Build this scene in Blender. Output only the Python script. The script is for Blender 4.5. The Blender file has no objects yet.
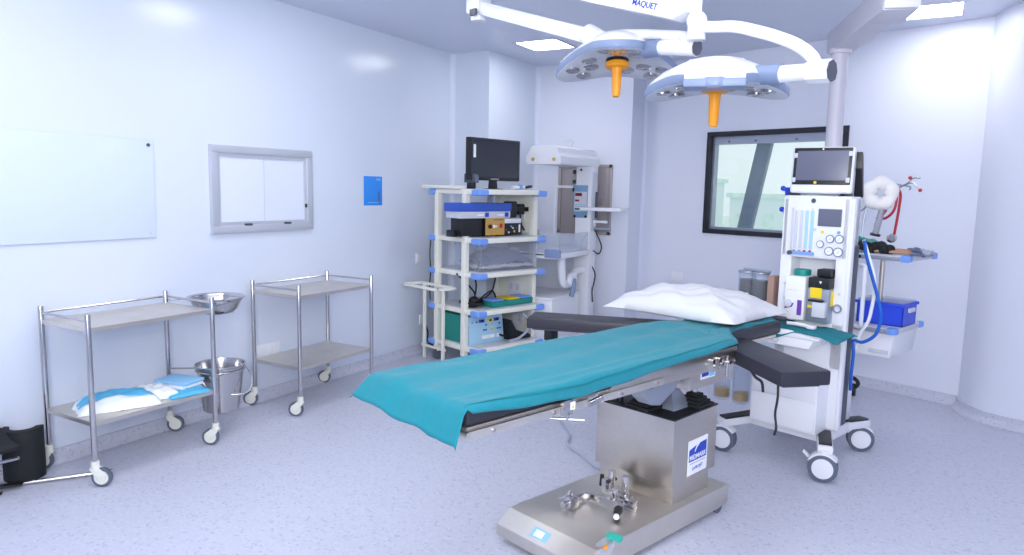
import bpy, bmesh, math, random
from mathutils import Vector, Matrix
random.seed(7)
PI = math.pi
SC = bpy.context.scene
COL = SC.collection
R = math.radians

# ------------------------------------------------------------------ materials
def lin(c):
    return tuple(((v/255)/12.92 if v/255 <= .04045 else ((v/255+.055)/1.055)**2.4) for v in c) + (1,)

def mat(name, rgb, rough=.5, metal=0, spec=.5, noise=0, nscale=8, bump=0, bscale=60, emit=0, alpha=1, trans=0, coat=0, stretch=None, sheen=0, bdist=.002):
    m = bpy.data.materials.new(name); m.use_nodes = True
    nt = m.node_tree; b = nt.nodes['Principled BSDF']
    c = lin(rgb)
    b.inputs['Base Color'].default_value = c
    b.inputs['Roughness'].default_value = rough
    b.inputs['Metallic'].default_value = metal
    b.inputs['Specular IOR Level'].default_value = spec
    b.inputs['Alpha'].default_value = alpha
    b.inputs['Transmission Weight'].default_value = trans
    b.inputs['Coat Weight'].default_value = coat
    b.inputs['Sheen Weight'].default_value = sheen
    if emit:
        b.inputs['Emission Color'].default_value = c
        b.inputs['Emission Strength'].default_value = emit
    tc = mp = None
    def coord():
        nonlocal tc, mp
        if tc is None:
            tc = nt.nodes.new('ShaderNodeTexCoord'); mp = nt.nodes.new('ShaderNodeMapping')
            nt.links.new(tc.outputs['Object'], mp.inputs['Vector'])
            if stretch: mp.inputs['Scale'].default_value = stretch
        return mp.outputs['Vector']
    if noise:
        n = nt.nodes.new('ShaderNodeTexNoise'); n.inputs['Scale'].default_value = nscale
        n.inputs['Detail'].default_value = 4
        nt.links.new(coord(), n.inputs['Vector'])
        r = nt.nodes.new('ShaderNodeValToRGB')
        r.color_ramp.elements[0].position = .3; r.color_ramp.elements[1].position = .7
        r.color_ramp.elements[0].color = tuple(v*(1-noise) for v in c[:3])+(1,)
        r.color_ramp.elements[1].color = tuple(min(1, v*(1+noise)) for v in c[:3])+(1,)
        nt.links.new(n.outputs['Fac'], r.inputs['Fac'])
        nt.links.new(r.outputs['Color'], b.inputs['Base Color'])
    if bump:
        n = nt.nodes.new('ShaderNodeTexNoise'); n.inputs['Scale'].default_value = bscale
        n.inputs['Detail'].default_value = 3
        nt.links.new(coord(), n.inputs['Vector'])
        bp = nt.nodes.new('ShaderNodeBump'); bp.inputs['Strength'].default_value = bump
        bp.inputs['Distance'].default_value = bdist
        nt.links.new(n.outputs['Fac'], bp.inputs['Height'])
        nt.links.new(bp.outputs['Normal'], b.inputs['Normal'])
    return m

def floor_mat():
    m = bpy.data.materials.new('speckled_vinyl'); m.use_nodes = True
    nt = m.node_tree; b = nt.nodes['Principled BSDF']
    tc = nt.nodes.new('ShaderNodeTexCoord')
    v = nt.nodes.new('ShaderNodeTexVoronoi'); v.inputs['Scale'].default_value = 75
    nt.links.new(tc.outputs['Object'], v.inputs['Vector'])
    sep = nt.nodes.new('ShaderNodeSeparateColor'); nt.links.new(v.outputs['Color'], sep.inputs['Color'])
    r = nt.nodes.new('ShaderNodeValToRGB'); r.color_ramp.interpolation = 'CONSTANT'
    cols = [(0, (160,163,186)), (.07, (192,195,212)), (.5, (199,202,217)), (.8, (207,209,223)), (.95, (180,183,204))]
    e = r.color_ramp.elements
    e[0].position = 0; e[0].color = lin(cols[0][1]); e[1].position = cols[1][0]; e[1].color = lin(cols[1][1])
    for p, c in cols[2:]:
        x = e.new(p); x.color = lin(c)
    nt.links.new(sep.outputs['Red'], r.inputs['Fac'])
    n = nt.nodes.new('ShaderNodeTexNoise'); n.inputs['Scale'].default_value = 190
    nt.links.new(tc.outputs['Object'], n.inputs['Vector'])
    mx = nt.nodes.new('ShaderNodeMix'); mx.data_type = 'RGBA'; mx.inputs['B'].default_value = lin((199,202,218))
    r2 = nt.nodes.new('ShaderNodeValToRGB'); r2.color_ramp.elements[0].position = .35; r2.color_ramp.elements[1].position = .62
    nt.links.new(n.outputs['Fac'], r2.inputs['Fac'])
    nt.links.new(r2.outputs['Color'], mx.inputs['Factor']); nt.links.new(r.outputs['Color'], mx.inputs['A'])
    nt.links.new(mx.outputs['Result'], b.inputs['Base Color'])
    b.inputs['Roughness'].default_value = .42; b.inputs['Specular IOR Level'].default_value = .4
    return m

def glass_mat(name, rgb, fac=.12, rough=.03):
    """clear sheet: transparent with a fresnel-weighted gloss and a light tint"""
    m = bpy.data.materials.new(name); m.use_nodes = True
    nt = m.node_tree; nt.nodes.remove(nt.nodes['Principled BSDF'])
    out = nt.nodes['Material Output']
    t = nt.nodes.new('ShaderNodeBsdfTransparent'); t.inputs['Color'].default_value = lin(rgb)
    g = nt.nodes.new('ShaderNodeBsdfGlossy'); g.inputs['Roughness'].default_value = rough
    d = nt.nodes.new('ShaderNodeBsdfDiffuse'); d.inputs['Color'].default_value = lin(rgb)
    lw = nt.nodes.new('ShaderNodeLayerWeight'); pw = nt.nodes.new('ShaderNodeMath'); pw.operation = 'POWER'; pw.inputs[1].default_value = 4
    nt.links.new(lw.outputs['Facing'], pw.inputs[0])
    f = nt.nodes.new('ShaderNodeMath'); f.operation = 'MULTIPLY_ADD'; f.inputs[1].default_value = .6; f.inputs[2].default_value = .03
    nt.links.new(pw.outputs[0], f.inputs[0])
    m1 = nt.nodes.new('ShaderNodeMixShader'); m1.inputs['Fac'].default_value = fac
    m2 = nt.nodes.new('ShaderNodeMixShader')
    nt.links.new(t.outputs[0], m1.inputs[1]); nt.links.new(d.outputs[0], m1.inputs[2])
    nt.links.new(f.outputs[0], m2.inputs[0]); nt.links.new(m1.outputs[0], m2.inputs[1]); nt.links.new(g.outputs[0], m2.inputs[2])
    nt.links.new(m2.outputs[0], out.inputs[0])
    return m

M = {}
M['wall'] = mat('glossy_wall_panel', (219,227,243), .2, spec=.55, bump=.12, bscale=1.3, bdist=.03)
M['wall2'] = mat('satin_wall_panel', (228,232,246), .3, spec=.4, bump=.1, bscale=1.5, bdist=.02)
M['ceil'] = mat('ceiling_panel', (214,220,238), .3, spec=.4)
M['floor'] = floor_mat()
M['cove'] = mat('cove_strip', (226,232,250), .25)
M['frame'] = mat('satin_window_frame', (206,210,220), .4, .5)
M['grip'] = mat('slate_blue_grip', (128,144,186), .45)
M['steel'] = mat('brushed_steel', (206,199,190), .3, 1, noise=.06, nscale=30, stretch=(1,1,14))
M['steel2'] = mat('satin_steel_sheet', (222,216,207), .42, 1, noise=.06, nscale=5, stretch=(1,1,1))
M['chrome'] = mat('polished_steel', (196,195,197), .2, 1)
M['alu'] = mat('anodised_aluminium', (160,168,184), .38, .6)
M['cream'] = mat('cream_powder_coat', (240,239,228), .4)
M['creamp'] = mat('cream_plastic', (232,233,222), .4)
M['white'] = mat('white_plastic', (234,236,243), .35)
M['whiteg'] = mat('white_gloss', (236,238,245), .22)
M['grey'] = mat('blue_grey_plastic', (128,144,176), .4)
M['lgrey'] = mat('light_grey_plastic', (206,210,220), .4)
M['pendant'] = mat('pendant_paint', (214,212,222), .4)
M['dgrey'] = mat('dark_grey_plastic', (78,82,96), .45)
M['black'] = mat('black_plastic', (24,25,30), .4)
M['pad'] = mat('black_upholstery', (44,44,56), .45, bump=.15, bscale=90)
M['foam'] = mat('black_foam', (20,23,28), .75, bump=.2, bscale=120)
M['rubber'] = mat('grey_rubber', (92,102,120), .5)
M['teal'] = mat('teal_cotton', (8,128,144), .85, noise=.05, nscale=30, bump=.25, bscale=300, sheen=.1)
M['teal2'] = mat('teal_cotton_dark', (8,116,128), .85, bump=.25, bscale=300)
M['pillow'] = mat('white_pillowcase', (220,221,226), .8, bump=.3, bscale=200)
M['orange'] = mat('orange_handle', (246,160,28), .4)
M['bumper'] = mat('blue_bumper', (120,164,242), .45)
M['blue'] = mat('blue_plastic', (44,78,222), .4)
M['bluebox'] = mat('blue_lid', (52,90,190), .45)
M['notice'] = mat('blue_notice_paper', (52,146,240), .5)
M['noticel'] = mat('notice_pale_print', (120,186,250), .5)
M['ink'] = mat('blue_ink', (40,70,190), .5)
M['ink2'] = mat('dark_ink', (70,70,120), .5)
M['red'] = mat('red_plastic', (190,34,48), .4)
M['redhose'] = mat('red_tubing', (176,28,50), .35)
M['dred'] = mat('dark_red_display', (120,22,34), .3)
M['dgreen'] = mat('dark_green_display', (24,82,70), .3)
M['gold'] = mat('ochre_panel', (202,160,84), .45)
M['screen'] = mat('dark_screen', (40,44,60), .25)
M['screen2'] = mat('grey_screen', (104,108,128), .3)
M['panelblue'] = mat('pale_blue_panel', (172,214,238), .4)
M['warmblue'] = mat('slate_blue_panel', (122,160,196), .4)
M['tealbox'] = mat('teal_metal', (20,140,130), .45)
M['tealcap'] = mat('teal_cap', (34,186,164), .45)
M['yellow'] = mat('yellow_label', (244,212,30), .45)
M['purple'] = mat('purple_label', (110,66,170), .45)
M['paper'] = mat('white_label', (246,248,252), .5)
M['wrap'] = mat('crinkled_film', (236,242,248), .3, bump=.5, bscale=18)
M['cyanpack'] = mat('blue_printed_film', (84,184,228), .35, bump=.4, bscale=18)
M['packblue'] = mat('pale_blue_cloth', (150,206,246), .7)
M['frost'] = glass_mat('frosted_plastic', (246,248,253), .12, .12)
M['clear'] = glass_mat('clear_acrylic', (246,249,253), .08)
M['pane'] = glass_mat('window_glass', (250,253,253), .02)
M['board'] = mat('tempered_glass_board', (214,226,242), .12, spec=.35)
M['passpane'] = mat('pass_window_glass', (226,233,250), .12)
M['winframe'] = mat('black_window_frame', (32,34,44), .5)
M['light'] = mat('ceiling_light_diffuser', (255,255,255), .5, emit=14)
M['clothgrey'] = mat('grey_blue_cloth', (88,100,132), .8)
M['fluff'] = mat('white_gauze', (244,242,240), .95, bump=.8, bscale=70)
M['tan'] = mat('tan_rod', (196,150,124), .5)
M['bluehose'] = mat('blue_hose', (22,92,190), .35)
M['whitehose'] = mat('white_hose', (236,240,246), .4)
M['cable'] = mat('black_cable', (20,20,24), .5)
M['gcable'] = mat('grey_cable', (176,184,204), .5)
M['ground'] = mat('hazy_ground', (232,242,236), .9, noise=.08, nscale=.4)  # distance haze painted in as a pale ground colour
M['hedge'] = mat('hazy_foliage', (222,238,232), .9, noise=.1, nscale=1.5)  # foliage green paled to carry the haze; roofs and windows share it
M['bldg'] = mat('hazy_building', (232,240,242), .9)  # haze is put into this pale wall colour
M['brace'] = mat('grey_painted_steel', (112,128,146), .6)
M['hatch'] = mat('hatch_steel', (176,168,168), .4, .5)
M['brown'] = mat('tan_canister', (170,140,128), .5)

# ------------------------------------------------------------------ mesh builder
class MB:
    def __init__(s): s.b = bmesh.new()
    def _bev(s, verts, w, seg=2):
        if w <= 0: return
        es = {e for v in verts for e in v.link_edges}
        bmesh.ops.bevel(s.b, geom=list(es), offset=w, segments=seg, profile=.6, affect='EDGES', clamp_overlap=True)
    def box(s, x0, x1, y0, y1, z0, z1, bev=0, mtx=None, seg=2):
        t = MB() if mtx is not None else None
        r = bmesh.ops.create_cube(s.b, size=1)
        m = Matrix.Translation(((x0+x1)/2, (y0+y1)/2, (z0+z1)/2)) @ Matrix.Diagonal((abs(x1-x0), abs(y1-y0), abs(z1-z0), 1))
        if mtx is not None: m = mtx @ m
        bmesh.ops.transform(s.b, matrix=m, verts=r['verts'])
        s._bev(r['verts'], bev, seg); return s
    def bar(s, p0, p1, w, h, bev=0, up=(0,0,1)):
        p0, p1 = Vector(p0), Vector(p1); d = p1-p0; L = d.length; y = d.normalized()
        u = Vector(up)
        if abs(y.dot(u)) > .99: u = Vector((1,0,0))
        x = y.cross(u).normalized(); z = x.cross(y)
        m = Matrix((x, y, z)).transposed().to_4x4(); m.translation = (p0+p1)/2
        return s.box(-w/2, w/2, -L/2, L/2, -h/2, h/2, bev, m)
    def cyl(s, p0, p1, r0, r1=None, n=20, bev=0):
        r1 = r0 if r1 is None else r1
        p0, p1 = Vector(p0), Vector(p1); d = p1-p0
        q = d.to_track_quat('Z', 'Y')
        m = Matrix.Translation((p0+p1)/2) @ q.to_matrix().to_4x4()
        r = bmesh.ops.create_cone(s.b, cap_ends=True, segments=n, radius1=r0, radius2=r1, depth=d.length, matrix=m)
        if bev:
            es = [e for e in {e for v in r['verts'] for e in v.link_edges} if any(len(f.verts) > 4 for f in e.link_faces)]
            bmesh.ops.bevel(s.b, geom=es, offset=bev, segments=2, profile=.6, affect='EDGES', clamp_overlap=True)
        return s
    def sphere(s, c, r, sc=(1,1,1), n=16):
        m = Matrix.Translation(c) @ Matrix.Diagonal((*sc, 1))
        bmesh.ops.create_uvsphere(s.b, u_segments=n, v_segments=max(6, n//2), radius=r, matrix=m); return s
    def tube(s, pts, r, n=8, closed=False, sub=6, smooth=True):
        P = [Vector(p) for p in pts]
        if smooth and len(P) > 2:
            Q = []; N = len(P)
            rng = range(N if closed else N-1)
            for i in rng:
                a = P[(i-1) % N] if closed or i > 0 else P[0]*2-P[1]
                b, c = P[i], P[(i+1) % N]
                d = P[(i+2) % N] if closed or i+2 < N else P[-1]*2-P[-2]
                for k in range(sub):
                    t = k/sub
                    Q.append(.5*((2*b)+(-a+c)*t+(2*a-5*b+4*c-d)*t*t+(-a+3*b-3*c+d)*t**3))
            if not closed: Q.append(P[-1])
            P = Q
        rings = []; N = len(P); prev = None
        for i, p in enumerate(P):
            if closed: t = P[(i+1) % N]-P[i-1]
            else: t = P[min(i+1, N-1)]-P[max(i-1, 0)]
            t = t.normalized() if t.length > 1e-9 else Vector((0,0,1))
            if prev is None:
                u = Vector((0,0,1)) if abs(t.z) < .9 else Vector((1,0,0))
                x = t.cross(u).normalized()
            else:
                x = (prev-t*prev.dot(t)).normalized()
            prev = x; y = t.cross(x)
            rr = r(i/(N-1)) if callable(r) else r
            rings.append([s.b.verts.new(p+x*(rr*math.cos(2*PI*k/n))+y*(rr*math.sin(2*PI*k/n))) for k in range(n)])
        for i in range(N if closed else N-1):
            a, b = rings[i], rings[(i+1) % N]
            for k in range(n):
                s.b.faces.new((a[k], a[(k+1) % n], b[(k+1) % n], b[k]))
        if not closed:
            s.b.faces.new(rings[0][::-1]); s.b.faces.new(rings[-1])
        return s
    def lathe(s, prof, c=(0,0,0), n=28, mtx=None, closed=False):
        rings = []
        m = mtx if mtx is not None else Matrix.Identity(4)
        for r, z in prof:
            if r < 1e-6: rings.append([s.b.verts.new(m @ (Vector(c)+Vector((0,0,z))))]*n)
            else: rings.append([s.b.verts.new(m @ (Vector(c)+Vector((r*math.cos(2*PI*k/n), r*math.sin(2*PI*k/n), z)))) for k in range(n)])
        for i in range(len(rings)-1+(1 if closed else 0)):
            a, b = rings[i], rings[(i+1) % len(rings)]
            for k in range(n):
                vs = []
                for v in (a[k], a[(k+1) % n], b[(k+1) % n], b[k]):
                    if v not in vs: vs.append(v)
                if len(vs) > 2:
                    try: s.b.faces.new(vs)
                    except ValueError: pass
        return s
    def prism(s, poly, d0, d1, axis='z', bev=0, mtx=None):
        """poly in the two other axes (x->(y,z), y->(x,z), z->(x,y)); extruded d0..d1"""
        def P(a, b, d):
            v = Vector((d, a, b)) if axis == 'x' else Vector((a, d, b)) if axis == 'y' else Vector((a, b, d))
            return mtx @ v if mtx is not None else v
        A = [s.b.verts.new(P(a, b, d0)) for a, b in poly]; B = [s.b.verts.new(P(a, b, d1)) for a, b in poly]
        n = len(poly)
        s.b.faces.new(A); s.b.faces.new(B[::-1])
        for i in range(n): s.b.faces.new((A[i], B[i], B[(i+1) % n], A[(i+1) % n]))
        if bev: s._bev(A+B, bev)
        return s
    def grid(s, f, nu, nv, closed_u=False):
        V = [[s.b.verts.new(f(i/nu, j/nv)) for j in range(nv+1)] for i in range(nu+(0 if closed_u else 1))]
        N = len(V)
        for i in range(nu):
            for j in range(nv):
                s.b.faces.new((V[i][j], V[(i+1) % N][j], V[(i+1) % N][j+1], V[i][j+1]))
        return s
    def mesh(s, name, m, ang=35):
        bmesh.ops.recalc_face_normals(s.b, faces=s.b.faces[:])
        me = bpy.data.meshes.new(name); s.b.to_mesh(me); s.b.free()
        for p in me.polygons: p.use_smooth = True
        me.set_sharp_from_angle(angle=R(ang))
        me.materials.append(m); return me
    def build(s, name, m, parent=None, ang=35, solid=0, sub=0, loc=None):
        o = bpy.data.objects.new(name, s.mesh(name, m, ang)); COL.objects.link(o)
        if parent is not None: o.parent = parent
        if loc is not None: o.location = loc
        if solid:
            md = o.modifiers.new('thickness', 'SOLIDIFY'); md.thickness = solid; md.offset = 0
        if sub:
            md = o.modifiers.new('smooth', 'SUBSURF'); md.levels = sub; md.render_levels = sub
        return o

def tag(o, label=None, cat=None, group=None, kind=None):
    if label: o['label'] = label
    if cat: o['category'] = cat
    if group: o['group'] = group
    if kind: o['kind'] = kind
    return o
def thing(name, label, cat, loc=(0,0,0), rz=0, group=None):
    o = bpy.data.objects.new(name, None); COL.objects.link(o)
    o.empty_display_size = .05
    o.location = loc; o.rotation_euler = (0, 0, R(rz))
    return tag(o, label, cat, group)
def struct(name, mb, m, parent=None, **k):
    o = mb.build(name, m, parent, **k)
    if parent is None: o['kind'] = 'structure'
    return o
def children(o): return [c for c in bpy.data.objects if c.parent is o]
def copy_tree(o, parent=None):
    c = o.copy(); COL.objects.link(c); c.parent = parent
    for ch in children(o): copy_tree(ch, c)
    return c
def frame(O, deg):
    m = Matrix.Rotation(R(deg), 4, 'Z'); m.translation = Vector(O); return m
def lettering(text, size, m, parent, origin, xdir, ydir, name='lettering', align='CENTER', bold=0, label=None):
    cu = bpy.data.curves.new('lettering', 'FONT'); cu.body = text; cu.size = size
    cu.align_x = align; cu.align_y = 'CENTER'; cu.extrude = .0006; cu.offset = bold
    o = bpy.data.objects.new('tmp', cu); COL.objects.link(o)
    dg = bpy.context.evaluated_depsgraph_get()
    me = bpy.data.meshes.new_from_object(o.evaluated_get(dg))
    bpy.data.objects.remove(o); bpy.data.curves.remove(cu)
    me.name = name; me.materials.clear(); me.materials.append(m)
    x = Vector(xdir).normalized(); y = Vector(ydir).normalized(); z = x.cross(y)
    mm = Matrix((x, y, z)).transposed().to_4x4(); mm.translation = Vector(origin)
    me.transform(mm)
    q = bpy.data.objects.new(name, me); COL.objects.link(q); q.parent = parent
    if label: q['label'] = label
    return q
def nz(x, y, z=0):
    return (math.sin(x*1.7+1.3*y+z)+math.sin(2.9*y-1.1*x+2*z)+math.sin(4.3*x+3.1*y+.7*z)*.5)/2.5

# ------------------------------------------------------------------ camera
cam = bpy.data.cameras.new('camera'); co = bpy.data.objects.new('camera', cam); COL.objects.link(co)
yaw, pitch, roll = .523027, .1241616, .0202263
fw = Vector((-math.sin(yaw)*math.cos(pitch), math.cos(yaw)*math.cos(pitch), -math.sin(pitch)))
rt = Vector((math.cos(yaw), math.sin(yaw), 0)); up = rt.cross(fw)
r2 = math.cos(roll)*rt+math.sin(roll)*up; u2 = -math.sin(roll)*rt+math.cos(roll)*up
mm = Matrix((r2, u2, -fw)).transposed().to_4x4(); mm.translation = (0, 0, 1.62)
co.matrix_world = mm
cam.sensor_width = 36; cam.lens = 714.586/1024*36; cam.clip_start = .05; cam.clip_end = 400
SC.camera = co

# ------------------------------------------------------------------ room
XL = -4.24; HC = 2.945
WA = -17.66; dw = Vector((math.cos(R(WA)), math.sin(R(WA)), 0)); nw = Vector((dw.y, -dw.x, 0))
W0 = Vector((.32, 6.48, 0))
def wp(u, d=0): p = W0+dw*u-nw*d; return (p.x, p.y)      # point along the window wall, d behind it
EASTA = (2.6, 5.40)
struct('floor', MB().box(-4.6, 3.0, -2.6, 8.2, -.1, 0), M['floor'])
struct('ceiling', MB().box(-4.6, 3.0, -2.6, 8.2, HC, HC+.1), M['ceil'])
struct('wall_left', MB().box(XL-.12, XL, -2.4, 7.3, 0, HC), M['wall'])
struct('wall_column', MB().box(XL, -3.80, 6.07, 7.08, 0, HC), M['wall'])
struct('wall_alcove', MB().box(-4.3, -2.69, 7.06, 7.5, 0, HC), M['wall2'])
# window wall as a slab with an opening
u0, u1, wz0, wz1 = -2.372, -.995, 1.214, 2.208
mb = MB(); fwm = frame((W0.x, W0.y, 0), WA)
for (a, b, z0, z1) in ((-3.168, u0, 0, HC), (u1, .12, 0, HC), (u0, u1, 0, wz0), (u0, u1, wz1, HC)):
    mb.box(a, b, 0, .14, z0, z1, 0, fwm)
struct('wall_window', mb, M['wall2'])
# rounded projecting wall on the right
arc = [(.318, 6.70), (.322, 6.44), (.352, 6.30), (.385, 6.215), (.42, 6.155), (.475, 6.10), (.55, 6.05), (.63, 6.018), (.70, 5.995)]
end = Vector((.70, 5.995, 0))+dw*1.95
wr = arc+[(end.x, end.y), (end.x, end.y+.6), (.6, 6.9)]
struct('wall_right', MB().prism(wr, 0, HC), M['wall2'], ang=50)
struct('wall_side', MB().box(2.55, 2.7, -2.4, 5.7, 0, HC), M['wall'])
struct('wall_rear', MB().box(-4.4, 2.7, -2.5, -2.35, 0, HC), M['wall'])

def baseboard(name, path):
    """coved vinyl upstand along a wall line; the room lies to the right of the path direction"""
    prof = [(.0, .078), (.012, .078), (.016, .05), (.026, .024), (.06, .002), (.0, .002)]
    b = MB(); rows = []
    n = len(path)
    for i, p in enumerate(path):
        p = Vector(p)
        a = Vector(path[max(i-1, 0)]); c = Vector(path[min(i+1, n-1)])
        d = (c-a).normalized(); nr = Vector((d.y, -d.x))
        rows.append([b.b.verts.new((p.x+nr.x*o, p.y+nr.y*o, z)) for o, z in prof])
    for i in range(n-1):
        for k in range(len(prof)):
            k2 = (k+1) % len(prof)
            b.b.faces.new((rows[i][k], rows[i][k2], rows[i+1][k2], rows[i+1][k]))
    return struct(name, b, M['floor'], ang=60)
baseboard('baseboard_left', [(XL, -2.3), (XL, 6.07)])
baseboard('baseboard_column', [(XL, 6.07), (-3.80, 6.07)])
baseboard('baseboard_alcove', [(-3.80, 7.06), (-2.69, 7.06)])
baseboard('baseboard_window', [wp(-3.16), wp(0)])
baseboard('baseboard_right', arc[1:]+[(end.x, end.y)])
# rounded corner strips between the panels
def cove(name, x, y, a0, r=.045):
    pts = [(x+r*(1-0)*math.cos(R(a0))*0, y)]
    b = MB(); cx, cy = x+r*math.cos(R(a0))*1.414, y+r*math.sin(R(a0))*1.414
    inner = [(cx+r*math.cos(R(a0+180+t)), cy+r*math.sin(R(a0+180+t))) for t in range(-45, 46, 15)]
    b.prism([(x, y)]+inner, .075, HC-.002)
    return struct(name, b, M['cove'])
cove('trim_1', XL, 6.07, -45)
cove('trim_2', -3.80, 7.06, -45)
p = wp(-3.155); cove('trim_3', p[0], p[1], -52)

# pass-through window in the left wall
def wall_window(name, x, y0, y1, z0, z1):
    root = bpy.data.objects.new(name, None); COL.objects.link(root); root.location = (x, 0, 0); root['kind'] = 'structure'
    f = MB(); w = .052
    for (a, b, c, d) in ((y0, y1, z1-w, z1), (y0, y1, z0, z0+w), (y0, y0+w, z0+w, z1-w), (y1-w, y1, z0+w, z1-w)):
        f.box(-.01, .03, a, b, c, d, .004)
    w2 = .078
    for (a, b, c, d) in ((y0+w, y1-w, z1-w2, z1-w), (y0+w, y1-w, z0+w, z0+w2), (y0+w, y0+w2, z0+w2, z1-w2), (y1-w2, y1-w, z0+w2, z1-w2)):
        f.box(-.01, .016, a, b, c, d)
    f.build('window_frame', M['frame'], root)
    MB().box(0, .006, y0+w2, y1-w2, z0+w2, z1-w2).build('pane', M['passpane'], root)
    ym = (y0+y1)/2
    MB().box(.006, .0085, ym-.003, ym+.003, z0+w2, z1-w2).build('seam', M['lgrey'], root)
    MB().box(.012, .024, y1-w2+.004, y1-w2+.02, z0+.17, z0+.2, .003).build('latch', M['black'], root)
    for yy in (y0+.3, y1-.26): MB().box(.016, .034, yy-.03, yy+.03, z0+w-.004, z0+w+.012, .003).build('hinge', M['dgrey'], root)
    return root
wall_window('window_1', XL, 3.205, 4.13, 1.268, 1.876)

# black framed window to outside
root = bpy.data.objects.new('window_2', None); COL.objects.link(root); root['kind'] = 'structure'
root.location = W0; root.rotation_euler = (0, 0, R(WA))
f = MB(); w = .045
for (a, b, c, d) in ((u0, u1, wz1-w, wz1), (u0, u1, wz0, wz0+w), (u0, u0+w, wz0+w, wz1-w), (u1-w, u1, wz0+w, wz1-w)):
    f.box(a, b, -.018, .05, c, d, .003)
f.build('window_frame', M['winframe'], root)
f = MB(); a0, a1, c0, c1 = u0+w, u1-w, wz0+w, wz1-w; w2 = .022
for (a, b, c, d) in ((a0, a1, c1-.075, c1), (a0, a1, c0, c0+w2), (a0, a0+w2, c0+w2, c1-.075), (a1-w2, a1, c0+w2, c1-.075)):
    f.box(a, b, .03, .10, c, d)
f.build('inner_frame', M['alu'], root)
MB().box(a0, a1, .075, .081, c0, c1).build('pane', M['pane'], root)
for uu in (u0+.22, u0+.5, u0+.9): MB().cyl((uu, .02, c1-.05), (uu, .032, c1-.05), .008).build('blind_clip', M['dgrey'], root)

# outside
def outside(name, mb, m, label, cat, group=None):
    o = mb.build(name, m); return tag(o, label, cat, group)
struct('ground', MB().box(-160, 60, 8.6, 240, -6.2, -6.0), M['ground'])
brace = thing('steel_column', 'slanted grey steel column outside the window glass', 'column', (0,0,0))
b0 = wp(-1.98, .85); b1 = wp(-2.36, .85)
# leaning post: lower end further left
MB().bar((wp(-2.53, .85)[0], wp(-2.53, .85)[1], .55), (wp(-2.06, .85)[0], wp(-2.06, .85)[1], 2.95), .145, .145, .01, up=(0,1,0)).build('shaft', M['brace'], brace)
MB().bar((wp(-.85, .85)[0], wp(-.85, .85)[1], .55), (wp(-1.30, .85)[0], wp(-1.30, .85)[1], 2.95), .12, .12, .01, up=(0,1,0)).build('cross_shaft', M['brace'], brace)
MB().bar((wp(-3.2, .85)[0], wp(-3.2, .85)[1], 2.95), (wp(-.4, .85)[0], wp(-.4, .85)[1], 2.95), .12, .12, .01).build('top_beam', M['brace'], brace)
MB().bar((wp(-3.2, .85)[0], wp(-3.2, .85)[1], .5), (wp(-.4, .85)[0], wp(-.4, .85)[1], .5), .12, .12, .01).build('bottom_beam', M['brace'], brace)
rng = random.Random(3)
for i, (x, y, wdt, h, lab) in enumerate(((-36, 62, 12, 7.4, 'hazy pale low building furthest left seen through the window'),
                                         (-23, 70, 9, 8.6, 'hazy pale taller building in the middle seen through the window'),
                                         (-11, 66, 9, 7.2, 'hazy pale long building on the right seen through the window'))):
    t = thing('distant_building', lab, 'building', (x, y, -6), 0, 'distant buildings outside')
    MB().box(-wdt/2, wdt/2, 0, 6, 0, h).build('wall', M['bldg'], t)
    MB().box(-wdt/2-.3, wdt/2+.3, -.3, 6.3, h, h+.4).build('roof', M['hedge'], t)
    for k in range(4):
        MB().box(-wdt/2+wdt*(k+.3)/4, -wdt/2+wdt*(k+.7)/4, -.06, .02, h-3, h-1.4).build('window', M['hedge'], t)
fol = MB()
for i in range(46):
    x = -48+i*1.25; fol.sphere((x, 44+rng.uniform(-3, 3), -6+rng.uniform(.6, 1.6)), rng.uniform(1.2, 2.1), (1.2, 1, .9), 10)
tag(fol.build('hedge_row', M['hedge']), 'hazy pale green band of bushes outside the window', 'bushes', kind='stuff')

# ------------------------------------------------------------------ ceiling lights and added fill lamps
def ceiling_light(x, y, label):
    t = thing('ceiling_light', label, 'ceiling light', (x, y, HC), 0, 'recessed square ceiling lights')
    f = MB(); a, b = .2, .225
    for (x0, x1, y0, y1) in ((-b, b, a, b), (-b, b, -b, -a), (-b, -a, -a, a), (a, b, -a, a)): f.box(x0, x1, y0, y1, -.008, .0)
    f.build('frame', M['ceil'], t)
    MB().box(-a, a, -a, a, -.006, .0).build('diffuser', M['light'], t)
ceiling_light(-3.18, 6.04, 'square lit ceiling panel above the cart with the monitor')
ceiling_light(-.10, 6.1, 'square lit ceiling panel beside the pendant arm at upper right')
ceiling_light(-3.18, 3.68, 'square lit ceiling panel over the two trolleys by the left wall')
ceiling_light(-.10, 3.68, 'square lit ceiling panel above the operating table foot end')
ceiling_light(-3.18, 1.3, 'square lit ceiling panel near the glass board')
ceiling_light(-.10, 1.3, 'square lit ceiling panel nearest the viewpoint')
def area(name, loc, tgt, sx, sy, power, col=(1,1,1)):
    l = bpy.data.lights.new(name, 'AREA'); l.shape = 'RECTANGLE'; l.size = sx; l.size_y = sy; l.energy = power; l.color = col
    o = bpy.data.objects.new(name, l); COL.objects.link(o); o.location = loc
    o.rotation_euler = (Vector(tgt)-Vector(loc)).to_track_quat('-Z', 'Y').to_euler(); return o
area('bounce_fill', (.3, -.9, 2.0), (-.9, 1.6, 2.94), 1.4, 1.0, 108, (1, .99, .98))  # added unseen fill behind the camera, aimed up to lighten the ceiling
area('front_fill', (.9, -.6, 2.5), (-1.6, 3.0, .8), 1.8, 1.2, 32, (1, .98, .97))
area('ceiling_fill', (-1.7, 3.2, 2.92), (-1.7, 3.6, 0), 3.6, 3.8, 60, (.97, .98, 1))
area('left_fill', (-1.2, -.9, 2.4), (-3.6, 2.2, 1.2), 1.4, 1.2, 10, (.96, .98, 1))

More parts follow.
